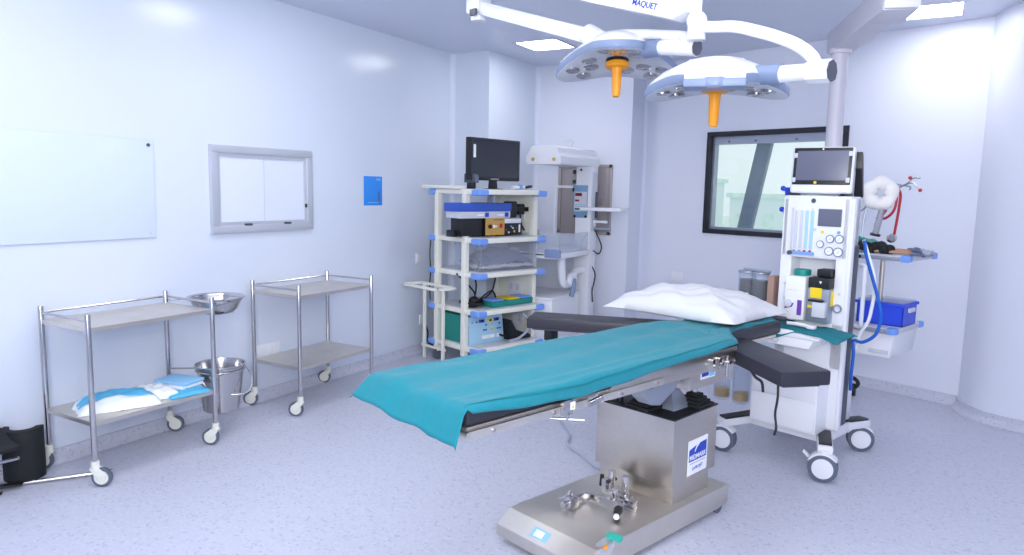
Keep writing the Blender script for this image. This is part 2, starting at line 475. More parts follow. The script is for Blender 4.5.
# ------------------------------------------------------------------ wall fittings on the left wall
t = thing('glass_board', 'large clear glass board fixed flat to the left wall', 'glass board', (XL, 0, 0))
MB().box(.008, .014, 1.2, 2.80, 1.266, 1.876, .001).build('pane', M['board'], t)
for yy, zz in ((2.765, 1.842), (2.765, 1.30), (1.24, 1.842), (1.24, 1.30)):
    MB().cyl((.0, yy, zz), (.020, yy, zz), .011, n=16).build('standoff', M['dgrey'] if zz > 1.5 else M['board'], t)
t = thing('wall_notice', 'small bright blue notice sheet stuck to the left wall', 'notice', (XL, 0, 0))
MB().box(0, .004, 4.75, 4.99, 1.446, 1.70, .001).build('sheet', M['notice'], t)
MB().box(.004, .0055, 4.91, 4.968, 1.664, 1.684).build('header_print', M['noticel'], t)
MB().box(.004, .0055, 4.80, 4.93, 1.466, 1.474).build('footer_print', M['noticel'], t)
m_ = MB()
for k in range(6): m_.box(.004, .0055, 4.937, 4.953, 1.56-.013*k, 1.567-.013*k)
m_.build('dark_print', M['ink2'], t)
MB().cyl((.004, 4.945, 1.487), (.0055, 4.945, 1.487), .008).build('red_dot', M['red'], t)

def socket(loc, rz, n, label, plugs=0):
    t = thing('wall_socket', label, 'socket', loc, rz)
    w = .075*n
    MB().box(-w/2, w/2, -.012, 0, -.05, .05, .004).build('face_plate', M['whiteg'], t)
    for k in range(n):
        x = -w/2+.0375+.075*k
        MB().box(x-.022, x+.022, -.016, -.011, -.03, .03, .003).build('switch', M['white'], t)
        if k < plugs:
            MB().box(x-.02, x+.02, -.052, -.014, -.02, .025, .006).build('plug', M['black'], t)
    return t
socket((XL, 3.67, .375), 90, 3, 'white triple wall socket low behind the empty trolley')
t = children(bpy.data.objects['wall_socket'])
socket((XL, 5.58, .32), 90, 1, 'white wall socket with a black lead left of the cream cart')
tag(MB().tube([(XL+.03, 5.58, .31), (XL+.07, 5.59, .2), (XL+.05, 5.63, .08), (XL+.12, 5.72, .03)], .008).build('power_lead', M['cable']), 'black lead running down the wall from the socket left of the cart', 'cable')
socket((XL, 5.52, .93), 90, 1, 'small white switch plate on the left wall left of the cart')
p = wp(-2.95+.3, 0); socket((p[0], p[1], .745), WA, 2, 'white double socket plate on the window wall above the pillow')

# ------------------------------------------------------------------ instrument trolleys
def caster(root, x, y, ang, zt=.14, r=.052, m=None, wheel_mat=None):
    a = R(ang); dx, dy = math.cos(a), math.sin(a)       # trail direction
    cx, cy = x+dx*.032, y+dy*.032
    sx, sy = -dy, dx
    f = MB()
    f.cyl((x, y, zt), (x, y, zt-.035), .021, n=14)
    f.prism([(-.024, zt-.035), (.024, zt-.035), (.036+.028, r+.02), (.032+.022, r-.012), (.032-.014, r-.012), (-.012, r+.03)], -.021, -.014, 'y', .002, Matrix(((dx, -dy, 0, x), (dy, dx, 0, y), (0, 0, 1, 0), (0, 0, 0, 1))))
    f.prism([(-.024, zt-.035), (.024, zt-.035), (.036+.028, r+.02), (.032+.022, r-.012), (.032-.014, r-.012), (-.012, r+.03)], .014, .021, 'y', .002, Matrix(((dx, -dy, 0, x), (dy, dx, 0, y), (0, 0, 1, 0), (0, 0, 0, 1))))
    f.cyl((x, y, zt-.03), (x, y, zt-.045), .025, n=14)
    c = f.build('caster', M['creamp'], root)
    w = MB(); h = .012
    w.cyl((cx-sx*h, cy-sy*h, r), (cx+sx*h, cy+sy*h, r), r, n=26, bev=.004)
    w.build('tyre', M['rubber'], c)
    w = MB(); w.cyl((cx-sx*.0135, cy-sy*.0135, r), (cx+sx*.0135, cy+sy*.0135, r), r*.72, n=22)
    w.cyl((cx-sx*.024, cy-sy*.024, r), (cx+sx*.024, cy+sy*.024, r), .009, n=10)
    w.build('hub', M['creamp'], c)
def trolley(label, y0, y1, angs, xf=-3.715, xb=-4.165):
    ox, oy = (xf+xb)/2, (y0+y1)/2
    t = thing('instrument_trolley', label, 'trolley', (ox, oy, 0), 0, 'steel instrument trolleys')
    hx, hy = (xf-xb)/2, (y1-y0)/2
    P = [(hx, -hy), (hx, hy), (-hx, hy), (-hx, -hy)]
    for (x, y), a in zip(P, angs):
        b = MB().cyl((x, y, .13), (x, y, .928), .0145, n=16, bev=.004); b.build('leg', M['chrome'], t)
        caster(t, x, y, a)
    for z, nm in ((.855, 'top_shelf'), (.350, 'bottom_shelf')):
        b = MB(); b.box(-hx-.005, hx+.005, -hy+.0, hy, z-.004, z, 0)
        for (a0, a1) in (((-hx, -hy), (hx, -hy)), ((hx, -hy), (hx, hy)), ((hx, hy), (-hx, hy)), ((-hx, hy), (-hx, -hy))):
            b.bar((*a0, z-.012), (*a1, z-.012), .006, .022)
        b.build(nm, M['steel2'], t)
    r = MB()
    for (a0, a1) in (((-hx, -hy), (hx, -hy)), ((-hx, hy), (-hx, -hy)), ((-hx, hy), (hx, hy))):
        r.cyl((*a0, .893), (*a1, .893), .007, n=10)
    r.build('guard_rail', M['chrome'], t)
    return t, hx, hy
t1, hx, hy = trolley('steel trolley carrying blue and white packs on its lower shelf', 2.055, 2.80, (35, -150, 40, 215))
trolley('empty steel trolley standing right of the one with packs', 3.482, 4.225, (210, 40, 215, 218), xf=-3.70)
# rings at the right end of the loaded trolley
rg = MB()
bc = (.0, hy+.205); zr = .868
rg.tube([(bc[0]+.155*math.cos(a*PI/12), bc[1]+.155*math.sin(a*PI/12), zr-.0) for a in range(24)], .0055, 8, True, 1)
rg.tube([(-hx, hy, zr), (-hx+.03, hy+.06, zr), (bc[0]-.155, bc[1], zr)], .005, 8); rg.tube([(hx, hy, zr), (hx-.03, hy+.06, zr), (bc[0]+.155, bc[1], zr)], .005, 8)
rg.build('bowl_ring', M['chrome'], t1)
rg = MB(); zk = .42; bk = (.045, hy+.185)
rg.tube([(bk[0]+.15*math.cos(a*PI/12), bk[1]+.15*math.sin(a*PI/12), zk) for a in range(24)], .0055, 8, True, 1)
rg.tube([(-hx, hy, zk), (bk[0]-.13, bk[1]-.075, zk)], .005, 8); rg.tube([(hx, hy, zk), (bk[0]+.13, bk[1]-.075, zk)], .005, 8)
rg.build('bucket_ring', M['chrome'], t1)
TX, TY = t1.location.x, t1.location.y
b = MB().lathe([(0, .0), (.085, .0), (.105, .006), (.13, .03), (.155, .085), (.165, .1), (.178, .103), (.18, .108), (.174, .11), (.16, .104), (.15, .086), (.126, .034), (.1, .012), (0, .009)], n=40)
o = b.build('steel_bowl', M['chrome']); o.location = (TX+bc[0], TY+bc[1], zr-.088); tag(o, 'shallow steel bowl held in a ring at the trolley end, above the bucket', 'bowl')
t = thing('steel_bucket', 'tall steel bucket with a wire handle hanging in the lower ring of the trolley', 'bucket', (TX+bk[0], TY+bk[1], .15))
MB().lathe([(0, .0), (.105, .0), (.112, .006), (.143, .27), (.15, .295), (.158, .30), (.158, .306), (.148, .306), (.139, .27), (.108, .01), (0, .008)], n=40).build('body', M['chrome'], t)
MB().lathe([(.143, .262), (.1475, .266), (.1475, .272), (.143, .276)], n=40, closed=True).build('bead', M['chrome'], t)
MB().tube([(.0, -.158, .27), (.07, -.165, .2), (.10, -.06, .13), (.165, .07, .12), (.13, .14, .2), (.04, .158, .27)], .0035, 8).build('handle', M['chrome'], t)

# packs on the lower shelf
def pack(name, label, cat, x, y, L, W, H, rz, m, seed, zb=.351, parent=None):
    def f(u, v):
        a, b = u*2-1, v*2-1
        e = max(0, 1-abs(a)**3)*max(0, 1-abs(b)**3)
        wob = 1+.06*nz(a*3+seed, b*3, seed)
        z = H*e**.6*(1+.18*nz(a*4+seed, b*5, seed))+.004
        return Vector((a*L/2*wob, b*W/2*(1+.05*nz(b*4, a*3, seed)), z))
    mb = MB().grid(f, 26, 20)
    def g(u, v):
        p = f(u, v); return Vector((p.x, p.y, .001))
    mb.grid(g, 26, 20); bmesh.ops.remove_doubles(mb.b, verts=mb.b.verts[:], dist=.0035)
    o = mb.build(name, m, parent, 60)
    if parent is None:
        o.location = (x, y, zb); o.rotation_euler = (0, 0, R(rz)); tag(o, label, cat)
    return o
o = pack('drape_pack', 'bulging blue and white plastic pack at the near end of the trolley shelf', 'pack', -3.90, 2.30, .42, .25, .07, 68, M['wrap'], 2)
def band(u, v):
    a, b = u*2-1, -.55+v*1.3
    e = max(0, 1-abs(a*.96)**3)*max(0, 1-abs(b)**3)
    return Vector((a*.2, b*.125*(1+.03*nz(b*4, a*3, 2)), .07*e**.6*(1+.18*nz(a*.96*4+2, b*5, 2))+.0085))
bb = MB().grid(band, 26, 12).build('printed_panel', M['cyanpack'], o, 60); bb['label'] = 'bright blue printed side of the pack'
pack('film_pack', 'crumpled clear film pack between the blue and white pack and the folded cloths', 'pack', -3.90, 2.52, .22, .24, .06, 80, M['wrap'], 5)
for k in range(3):
    o = MB().box(-.12, .12, -.085, .085, 0, .02, .009).build('folded_cloth', M['packblue'] if k != 1 else M['paper'])
    o.location = (-3.93+.004*k, 2.70+.003*k,   .352+.021*k+(0)); o.rotation_euler = (0, 0, R(2+5*k))
    tag(o, ['lowest pale blue folded cloth of the stack at the far end of the trolley shelf', 'white folded cloth in the middle of the stack on the trolley shelf', 'topmost pale blue folded cloth of the stack on the trolley shelf'][k], 'folded cloth', 'folded cloths on the trolley')
pack('blue_wrapper', 'thin blue and white wrapper lying in front of the folded cloths on the trolley', 'wrapper', -3.785, 2.66, .25, .13, .022, 78, M['cyanpack'], 9)

# leg supports on the floor at far left
t = thing('leg_support', 'black curved padded leg support with a steel rod lying on the floor at the left', 'leg support', (-4.11, 1.90, 0), 0)
def gutter(cx, cy, z0, z1, r, th, a0, a1, dz=0):
    b = MB(); n = 18
    o = [(cx+r*math.cos(R(a0+(a1-a0)*k/n)), cy+r*math.sin(R(a0+(a1-a0)*k/n))) for k in range(n+1)]
    i = [(cx+(r-th)*math.cos(R(a1-(a1-a0)*k/n)), cy+(r-th)*math.sin(R(a1-(a1-a0)*k/n))) for k in range(n+1)]
    b.prism(o+i, z0, z1, 'z', .012); return b
gutter(.0, .0, .02, .30, .098, .03, -150, 60).build('pad', M['foam'], t)
MB().cyl((-.115, -.32, .014), (.30, .30, .014), .011, n=14).build('rod', M['chrome'], t)
MB().bar((-.06, -.30, .026), (.10, -.06, .026), .05, .008, .003).build('strap', M['black'], t)
MB().bar((-.02, -.34, .008), (.10, -.16, .008), .03, .008, .003).build('strap', M['black'], t)
t = thing('leg_support', 'second black padded leg support leaning behind at the very left edge', 'leg support', (-4.13, 1.70, .0), 0)
m_ = MB(); n = 14
prof = [(-.2+.032*k, .275+.075*math.exp(-((-.2+.032*k-.02)/.11)**2)) for k in range(n+1)]
m_.prism(prof+[(.248-.032*k, .245+.05*math.exp(-((.248-.032*k)/.2)**2)) for k in range(n+1)], -.06, .08, 'y', .012)
m_.build('pad', M['foam'], t)
MB().cyl((-.10, -.12, .10), (.18, .10, .19), .010, n=12).build('rod', M['chrome'], t)
MB().cyl((-.10, -.12, .10), (-.05, -.08, .116), .022, n=14, bev=.003).build('clamp', M['alu'], t)
MB().cyl((-.03, .0, .0), (-.03, .0, .24), .014, n=12).build('post', M['chrome'], t)

# ------------------------------------------------------------------ operating table
TO = (-1.33, 2.688, 0)
t = thing('operating_table', 'stainless steel operating table with black pads under the teal sheet', 'operating table', TO, -17)
b = MB().prism([(-.078, .03), (-.078, .085), (.0, .14), (1.035, .14), (1.035, .045), (.95, .035)], -.266, .268, 'x', .004)
base = b.build('base_plate', M['steel2'], t)
MB().prism([(-.062, .0975), (-.022, .1269), (-.02, .12), (-.060, .09)], -.07, .03, 'x').build('name_plate', M['packblue'], base)
MB().prism([(-.056, .1032), (-.030, .1223), (-.028, .118), (-.054, .10)], -.05, .0, 'x').build('plate_print', M['paper'], base)
for x, y in ((-.2, .05), (.2, .05), (-.22, .97), (.245, .97)):
    w = MB().cyl((x-.012, y, .035), (x+.012, y, .035), .035, n=18, bev=.003); w.build('wheel', M['rubber'], t)
cm = Matrix.Translation((.003, .77, 0)) @ Matrix.Rotation(R(2.2), 4, 'Z') @ Matrix.Translation((-.003, -.77, 0))
b = MB().box(-.212, .22, .588, .915, .14, .30, .002, cm); b.build('column_lower', M['steel'], t)
colu = MB().box(-.226, .228, .562, .96, .238, .56, .003, cm).build('column', M['steel'], t)
MB().box(-.228, .23, .56, .962, .56, .568, .002, cm).build('column_top', M['black'], t)
def bellows(cx, cy, label=None):
    b = MB()
    for k in range(4):
        h = .070-.013*k; b.box(cx-h, cx+h, cy-h, cy+h, .568+.015*k, .568+.015*(k+1), .004)
    o = b.build('bellows', M['foam'], t)
    MB().cyl((cx, cy, .62), (cx, cy, .70), .014, n=12).build('rod', M['chrome'], o)
bellows(.02, .635); bellows(.150, .865)
b = MB().prism([(.36, .76), (.40, .76), (.43, .72), (.52, .735), (.66, .79), (.70, .79), (.68, .73), (.60, .68), (.52, .635), (.45, .65), (.40, .69)], .11, .19, 'x', .008)
b.prism([(.47, .73), (.66, .80), (.66, .76), (.49, .695)], -.10, .10, 'x', .006)
b.build('tilt_bracket', M['alu'], t)
b = MB().lathe([(.0, .568), (.125, .568), (.12, .58), (.08, .605), (.05, .645), (.045, .80), (.0, .80)], (0, 0, 0), 4, Matrix.Translation((.07, .765, 0)) @ Matrix.Rotation(R(45), 4, 'Z'))
b.build('column_head', M['alu'], t)
b = MB()
for k in range(4): b.tube([(-.19+.028*k, .61, .568), (-.19+.028*k, .612, .60), (-.185+.028*k, .63, .615)], .008, 8); b.sphere((-.185+.028*k, .63, .617), .012)
b.build('release_levers', M['black'], t)
# label on the right face
lb = MB().box(.2305, .2322, .69, .87, .257, .432, .0, cm).build('maker_label', M['paper'], t)
MB().prism([(.70, .325), (.86, .325), (.86, .408), (.80, .405), (.77, .385), (.755, .365), (.748, .372), (.765, .40), (.70, .385)], .2322, .233, 'x', 0, cm).build('logo', M['ink'], lb)
lettering('MIDMARK', .034, M['paper'], lb, cm @ Vector((.2332, .78, .343)), (-.038, 1, 0), (0, 0, 1), bold=.0006)
lettering('LAPROJET', .022, M['ink'], lb, cm @ Vector((.2326, .782, .286)), (-.038, 1, .04), (0, 0, 1))
MB().box(.2322, .2326, .71, .855, .312, .314, 0, cm).build('rule', M['ink2'], lb)
# saddle housing and frames
sad = MB().box(-.235, .238, .68, 1.06, .685, .80, .004).build('saddle', M['steel'], t)
MB().box(.2385, .2395, .765, .895, .726, .773, 0).build('side_label', M['paper'], sad)
MB().box(.2395, .24, .775, .835, .738, .758, 0).build('label_print', M['ink'], sad)
MB().box(.2395, .24, .84, .888, .732, .768, 0).build('label_print', M['packblue'], sad)
fr = MB()
fr.box(-.262, .262, -.70, -.03, .80, .816, .002); fr.box(-.262, .262, -.02, 1.07, .80, .816, .002); fr.box(-.16, .14, 1.20, 1.70, .80, .816, .002)
fr.build('top_frame', M['steel2'], t)
for s in (-1, 1):
    MB().box(*sorted((s*.264, s*.274)), .05, 1.03, .772, .862, .002).build('side_plate', M['steel'], t)
    for (a, b_, w) in ((-.72, -.10, .014), (-.02, .40, .010), (.90, 1.03, .010)):
        MB().bar((s*.278, a, .794), (s*.278, b_, .794), w, .03, .003).build('side_rail', M['steel2'], t)
    g = MB()
    for yy in (-.6, -.3, .1, .35, 1.0): g.cyl((s*.25, yy, .794), (s*.292, yy, .794), .007, n=10)
    g.build('rail_bolts', M['chrome'], t)
MB().bar((-.29, -.715, .794), (.29, -.715, .794), .014, .03, .003).build('end_rail', M['steel2'], t)
for nm, (x0, x1, y0, y1) in (('leg_pad', (-.265, .265, -.70, -.03)), ('seat_pad', (-.265, .265, -.02, .58)), ('back_pad', (-.265, .262, .59, 1.07)), ('head_pad', (-.165, .145, 1.09, 1.75))):
    MB().box(x0, x1, y0, y1, .817, .892, .018, seg=3).build(nm, M['pad'], t)
# head section bracket
MB().box(-.12, .12, 1.0, 1.3, .78, .80, .003).build('head_bracket', M['steel'], t)
# rail clamp with T handle
cl = MB().box(.284, .306, -.265, -.215, .775, .835, .004).box(.27, .306, -.235, -.205, .80, .835, .004).build('rail_clamp', M['chrome'], t)
MB().box(.3062, .3075, -.232, -.206, .795, .825).build('clamp_label', M['paper'], cl)
MB().prism([(-.227, .80), (-.211, .80), (-.219, .818)], .3075, .3083, 'x').build('warning_mark', M['yellow'], cl)
MB().cyl((.295, -.235, .78), (.295, -.235, .752), .008, n=12).cyl((.245, -.275, .757), (.345, -.195, .757), .0065, n=12).build('tommy_bar', M['chrome'], cl)
MB().cyl((.29, -.11, .79), (.29, -.03, .802), .012, n=14).build('hinge_pin', M['chrome'], t)
for yy in (.80, .86): MB().box(.262, .288, yy-.012, yy+.012, .775, .83, .003).cyl((.27, yy, .80), (.30, yy, .80), .009, n=12).build('rail_fitting', M['chrome'], t)
MB().cyl((.282, .93, .72), (.282, .93, .83), .008, n=12).cyl((.262, .93, .80), (.30, .93, .80), .01, n=12).build('rail_fitting', M['chrome'], t)
# arm boards
def arm_board(p0, p1, w, side, lab):
    a = bpy.data.objects.new('arm_board', None); COL.objects.link(a); a.parent = t; a['label'] = lab
    p0, p1 = Vector(p0), Vector(p1); d = (p1-p0).normalized(); n = Vector((-d.y, d.x, 0))
    L = (p1-p0).length; zt, zb = (.845, .775) if side > 0 else (.870, .803)
    poly = [p0+n*w*.5, p0-n*w*.5, p1-n*w*.58, p1+n*w*.58]
    MB().prism([(q.x, q.y) for q in poly], zb, zt, 'z', .014).build('pad', M['pad'], a)
    poly = [p0+n*w*.38, p0-n*w*.38, p1-n*w*.42-d*.03, p1+n*w*.42-d*.03]
    MB().prism([(q.x, q.y) for q in poly], zb-.010, zb, 'z', .002).build('board', M['dgrey'], a)
    c = p0.lerp(p1, .15); MB().box(c.x-.03, c.x+.03, c.y-.04, c.y+.04, .755, .79, .006).build('pivot', M['black'], a)
    return a, p0, p1, d, n
a, p0, p1, d, n = arm_board((.06, 1.27, 0), (.70, .875, 0), .215, 1, 'right arm board with a hanging strap')
e = p0.lerp(p1, .86)-n*.07
MB().tube([(e.x, e.y, .785), (e.x+.004, e.y, .70), (e.x-.004, e.y+.002, .62), (e.x+.006, e.y, .56), (e.x, e.y, .52)], .0055, 6).build('strap', M['black'], a)
e2 = p0.lerp(p1, .62)-n*.115; e3 = p0.lerp(p1, .78)-n*.115
MB().tube([(e2.x, e2.y, .80), (e2.lerp(e3, .5).x, e2.lerp(e3, .5).y, .765), (e3.x, e3.y, .755), (e3.x+.01, e3.y, .71)], .007, 6).build('strap', M['black'], a)
a, p0, p1, d, n = arm_board((-.20, 1.30, 0), (-.965, .80, 0), .20, -1, 'left arm board reaching towards the cream cart')
c = p0.lerp(p1, .86); MB().box(c.x-.03, c.x+.03, c.y-.03, c.y+.03, .72, .786, .004).build('bracket', M['black'], a)

# sheet draped over the table
def edge(t_, side):
    if t_ < .98: return .283
    if t_ < 1.22:
        k = (t_-.98)/.24; k = k*k*(3-2*k); return .283+( (.12 if side > 0 else .20)-.283)*k
    return .12 if side > 0 else .20
def drop(t_, side):
    if side > 0:
        pts = [(-.85, .030), (-.70, .030), (-.45, .05), (-.15, .072), (.2, .052), (.5, .042), (.8, .028), (1.05, .02), (1.5, .025), (2.1, .03)]
    else:
        pts = [(-.85, .05), (2.1, .06)]
    for (a0, d0), (a1, d1) in zip(pts, pts[1:]):
        if t_ <= a1: return d0+(d1-d0)*max(0, (t_-a0))/(a1-a0)
    return pts[-1][1]
def sheet(u, v):
    vv = -.855+v*2.575                     # arc length along the table
    tt = max(vv, -.715)
    over = max(0, -.715-vv)
    a = u*2-1; side = 1 if a >= 0 else -1
    E_ = edge(tt, side); D = drop(tt, side)
    L = E_+D; q = abs(a)*L
    z = .897; s = min(q, E_); dn = max(0, q-E_)
    if over > 0: dn = dn*.4
    w = nz(a*5, vv*7, .5)
    s_out = s+.012*min(1, dn/.02)+ .10*dn
    z -= max(0, dn-.004)*.97
    # fall over the foot end: flares outwards, longer at the right corner
    fall = over*(1.0 if side > 0 else 1.0)*(.5+.42*(a*.5+.5)) 
    y = tt-over*.42*(1.15-.35*a)-.012*min(1, over/.02)
    z -= fall
    # broad soft folds running along the table
    z += .0045*math.sin(a*9+vv*1.3)*(1-abs(a)**4)+.0032*w+.006*max(0, nz(a*3+2, vv*2.2, 3.1))
    z += .012*math.exp(-((a-.62)/.06)**2)*math.exp(-((vv-.0)/.9)**2)*.6
    if vv > 1.0: z += .004*math.sin(vv*26+a*3)
    x = side*s_out
    if over > 0: x += .018*math.sin(vv*30+a*4)*0+ .03*over*side
    x += .004*math.sin(vv*11)*(abs(a)**6)
    return Vector((x, y, z))
o = MB().grid(sheet, 70, 150).build('table_sheet', M['teal'], None, 80, solid=.004)
o.location = TO; o.rotation_euler = (0, 0, R(-17)); tag(o, 'long teal cotton sheet covering the operating table and hanging over its foot end', 'sheet')
# hem seam as stitched strip is part of the sheet
def hem(u, v):
    p = sheet(1-.055-.012*u, .03+v*.93); return p+Vector((.004, 0, .003))
h_ = MB().grid(hem, 2, 120).build('hem', M['teal2'], o, 80)

# pillow
def pillow(u, v):
    th = v*2*PI; ph = (u-.5)*PI
    return None
def pil(sign):
    def f(u, v):
        a, b = u*2-1, v*2-1
        ca = (1-abs(a)**2.6); cb = (1-abs(b)**2.6)
        e = max(0, ca)**.55*max(0, cb)**.55
        pinch = 1-.10*(1-a*a)*b*b*0
        x = a*.44*(1-.09*(1-abs(b)**2)*abs(a)**3)
        y = b*.325*(1-.10*(1-abs(a)**2)*abs(b)**3)
        wr = .014*nz(a*5, b*6, 1)+.008*math.sin(9*a+5*b)+.006*math.sin(17*b-6*a)
        z = sign*(.135 if sign > 0 else .028)*e*(1+.0)+(wr*e if sign > 0 else 0)
        # corners droop and lift
        z += .012*abs(a*b)**3*(1 if a > 0 else -.6)
        z += .035*(1-a*a)*.0
        return Vector((x, y, z))
    return f
pm = MB().grid(pil(1), 44, 36).grid(pil(-1), 44, 36)
bmesh.ops.remove_doubles(pm.b, verts=pm.b.verts[:], dist=.0015)
o = pm.build('pillow', M['pillow'], None, 80)
o.matrix_world = frame(TO, -17) @ Matrix.Translation((-.285, 1.505, .922)) @ Matrix.Rotation(R(1), 4, 'Z')
tag(o, 'big plump white pillow on the head end of the teal sheet', 'pillow')

# loose fittings on the table base
FT = frame(TO, -17)
def on_table(name, label, cat, x, y, z, rz=0, group=None):
    o = thing(name, label, cat, (0,0,0), 0, group); p = FT @ Vector((x, y, z)); o.location = p; o.rotation_euler = (0, 0, R(-17+rz)); return o
t = on_table('clamp_socket', 'polished steel clamp block standing against the column on the table base', 'clamp', .0, .47, .14)
MB().box(-.075, .075, -.022, .022, 0, .028, .004).build('foot', M['chrome'], t)
for x in (-.04, .045): MB().cyl((x, 0, .028), (x, 0, .125), .018, n=18, bev=.003).build('barrel', M['chrome'], t)
MB().box(-.08, -.05, -.03, .03, .01, .08, .006).build('jaw', M['chrome'], t)
MB().cyl((-.04, -.03, .075), (-.04, .03, .075), .010, n=12).build('bolt', M['black'], t)
MB().cyl((-.1, .0, .03), (-.1, .0, .085), .014, .010, n=12).build('knob', M['black'], t)
t = on_table('clamp_socket', 'shorter polished steel clamp with two barrels beside the taller clamp block', 'clamp', .07, .40, .14, 8)
MB().box(-.06, .08, -.02, .02, 0, .02, .003).build('foot', M['chrome'], t)
MB().box(.03, .08, -.018, .018, .02, .05, .004).build('block', M['chrome'], t)
MB().cyl((-.03, 0, .02), (-.03, 0, .08), .014, n=16, bev=.003).build('barrel', M['chrome'], t)
t = on_table('crank_handle', 'flat steel crank bar with a black ribbed knob lying on the table base', 'crank', .0, .27, .14)
MB().bar((-.07, -.03, .03), (-.07, .05, .03), .012, .036, .002).bar((-.07, .045, .03), (.10, .08, .03), .012, .036, .002).bar((.10, .08, .03), (.125, .05, .03), .012, .034, .002).build('bar', M['chrome'], t)
k = MB()
for i in range(4): k.cyl((.125+.010*i, .05-.016*i, .03), (.134+.010*i, .036-.016*i, .03), .021-.002*i, n=18, bev=.004)
kk = k.build('knob', M['black'], t)
MB().cyl((.163, -.012, .03), (.169, -.021, .03), .013, n=14).build('knob_tip', M['whiteg'], kk)
b = MB().box(-.095, -.045, -.085, -.03, .0, .055, .006).cyl((-.07, -.115, .03), (-.07, -.08, .03), .016, n=14).cyl((-.07, -.055, .055), (-.07, -.055, .078), .009, n=10).tube([(-.125, -.08, .035), (-.10, -.07, .05), (-.075, -.055, .085)], .004, 6)
b.build('clamp', M['chrome'], t)
t = on_table('pouch', 'pale blue clear pouch with a teal cap hanging over the base edge', 'pouch', .262, .12, .143, 8)
MB().box(-.035, .035, -.022, .022, .0, .022, .01).build('cap', M['tealcap'], t)
MB().grid(lambda u, v: Vector(((u-.5)*(.06+.05*v), -.02-.13*v, .012-.07*v*v+.006*math.sin(u*9))), 10, 12).build('pouch', M['frost'], t, 60, solid=.004)
MB().cyl((.0, -.07, .0), (.012, -.085, .0), .008, n=10).build('tag', M['orange'], t)
# grey cable on the floor
tag(MB().tube([(-2.14, 4.42, .012), (-2.07, 4.33, .012), (-1.93, 4.15, .012), (-1.86, 3.98, .012), (-1.72, 3.87, .012), (-1.57, 3.74, .012), (-1.45, 3.70, .012)], .008).build('floor_cable', M['gcable']), 'pale grey cable curling over the floor to the table base', 'cable')

# ------------------------------------------------------------------ surgical lights
def light_head(parent, c, tilt, spin, azim, size, front=True):
    h = bpy.data.objects.new('lamp_head', None); COL.objects.link(h); h.parent = parent
    h.matrix_local = Matrix.Translation(c) @ Matrix.Rotation(R(azim), 4, 'Z') @ Matrix.Rotation(R(tilt), 4, 'X') @ Matrix.Rotation(R(spin), 4, 'Z') @ Matrix.Scale(size, 4)
    n = 72
    def rad(a): return .285+.065*math.cos(3*(a+PI/2))+.012*math.cos(6*(a+PI/2))
    def ring(k, z, droop):
        out = []
        for i in range(n):
            a = 2*PI*i/n; r = rad(a)*k
            out.append(Vector((r*math.cos(a), r*math.sin(a), z-droop*(r/.35)**2)))
        return out
    def shell(rings, name, m, cap0=False, cap1=False):
        b = MB(); V = [[b.b.verts.new(p) for p in r] for r in rings]
        for A, B in zip(V, V[1:]):
            for i in range(n): b.b.faces.new((A[i], A[(i+1) % n], B[(i+1) % n], B[i]))
        if cap0: b.b.faces.new(V[0])
        if cap1: b.b.faces.new(V[-1])
        return b.build(name, m, h, 40)
    D = .062
    shell([ring(.15, .10, D), ring(.5, .092, D), ring(.78, .072, D), ring(.93, .05, D), ring(.985, .034, D)], 'shell', M['whiteg'], cap0=True)
    shell([ring(.985, .034, D), ring(1.0, .028, D), ring(1.0, .002, D), ring(.985, -.006, D)], 'rim_band', M['grey'])
    shell([ring(.985, -.006, D), ring(.93, -.014, D), ring(.6, -.012, D), ring(.2, -.01, D)], 'underside', M['lgrey'], cap1=True)
    if front: MB().prism([(-.352, -.045), (-.352, -.005), (-.30, .028), (.0, .095), (.10, .098), (.10, .0)], -.122, .122, 'x', .014).build('housing', M['whiteg'], h)
    if front: MB().box(-.124, .124, -.356, -.20, -.070, -.034, .010).build('front_band', M['grey'], h)
    for k in range(3):
        for (rr, da) in ((.25, -13), (.25, 13), (.16, 0), (.15, 40)):
            a = R(120*k+da-90); x, y = rr*math.cos(a), rr*math.sin(a)
            z = -.012-D*(rr/.35)**2
            l = MB().lathe([(0, -.008), (.03, -.010), (.042, -.006), (.042, .004)], (x, y, z), 20)
            l.build('lens', M['chrome'], h)
    hd = MB().lathe([(0, -.205), (.017, -.205), (.021, -.19), (.026, -.075), (.03, -.06), (.055, -.055), (.062, -.045), (.06, -.03), (.05, -.024), (0, -.024)], n=28).build('handle', M['orange'], h)
    MB().lathe([(0, -.024), (.058, -.024), (.058, -.012), (0, -.012)], n=28).build('collar', M['black'], hd)
    return h
# front lamp (right in the picture)
L2 = thing('surgical_light', 'front surgical light, right one of the pair, with a level white head and lettered arm', 'surgical light', (TO[0], TO[1], 0), -17, 'surgical lights')
light_head(L2, (.15, .9, 2.15), 1, 0, 31, 1.06)
Z = .9
MB().tube([(.03, Z, 2.415), (.116, Z, 2.40), (.232, Z, 2.385), (.349, Z, 2.348), (.462, Z, 2.303), (.55, Z, 2.258), (.613, Z, 2.205), (.64, Z, 2.15)], .027, 16).build('fork_arm', M['whiteg'], L2)
MB().cyl((.60, Z, 2.142), (.70, Z, 2.138), .05, n=8, bev=.006).cyl((.47, Z, 2.146), (.60, Z, 2.142), .038, n=20).build('knuckle', M['whiteg'], L2)
MB().cyl((.70, Z, 2.138), (.706, Z, 2.138), .046, n=8).build('knuckle_cap', M['dgrey'], L2)
MB().cyl((.36, Z, 2.153), (.48, Z, 2.146), .043, .046, n=20).build('swivel', M['grey'], L2)
b = MB().cyl((.03, Z, 2.35), (.03, Z, 2.46), .045, .04, n=20, bev=.006).sphere((.03, Z, 2.44), .05)
b.tube([(.03, Z, 2.44), (.02, Z, 2.5), (.03, Z, 2.62), (.02, Z-.02, 2.70)], .03, 12)
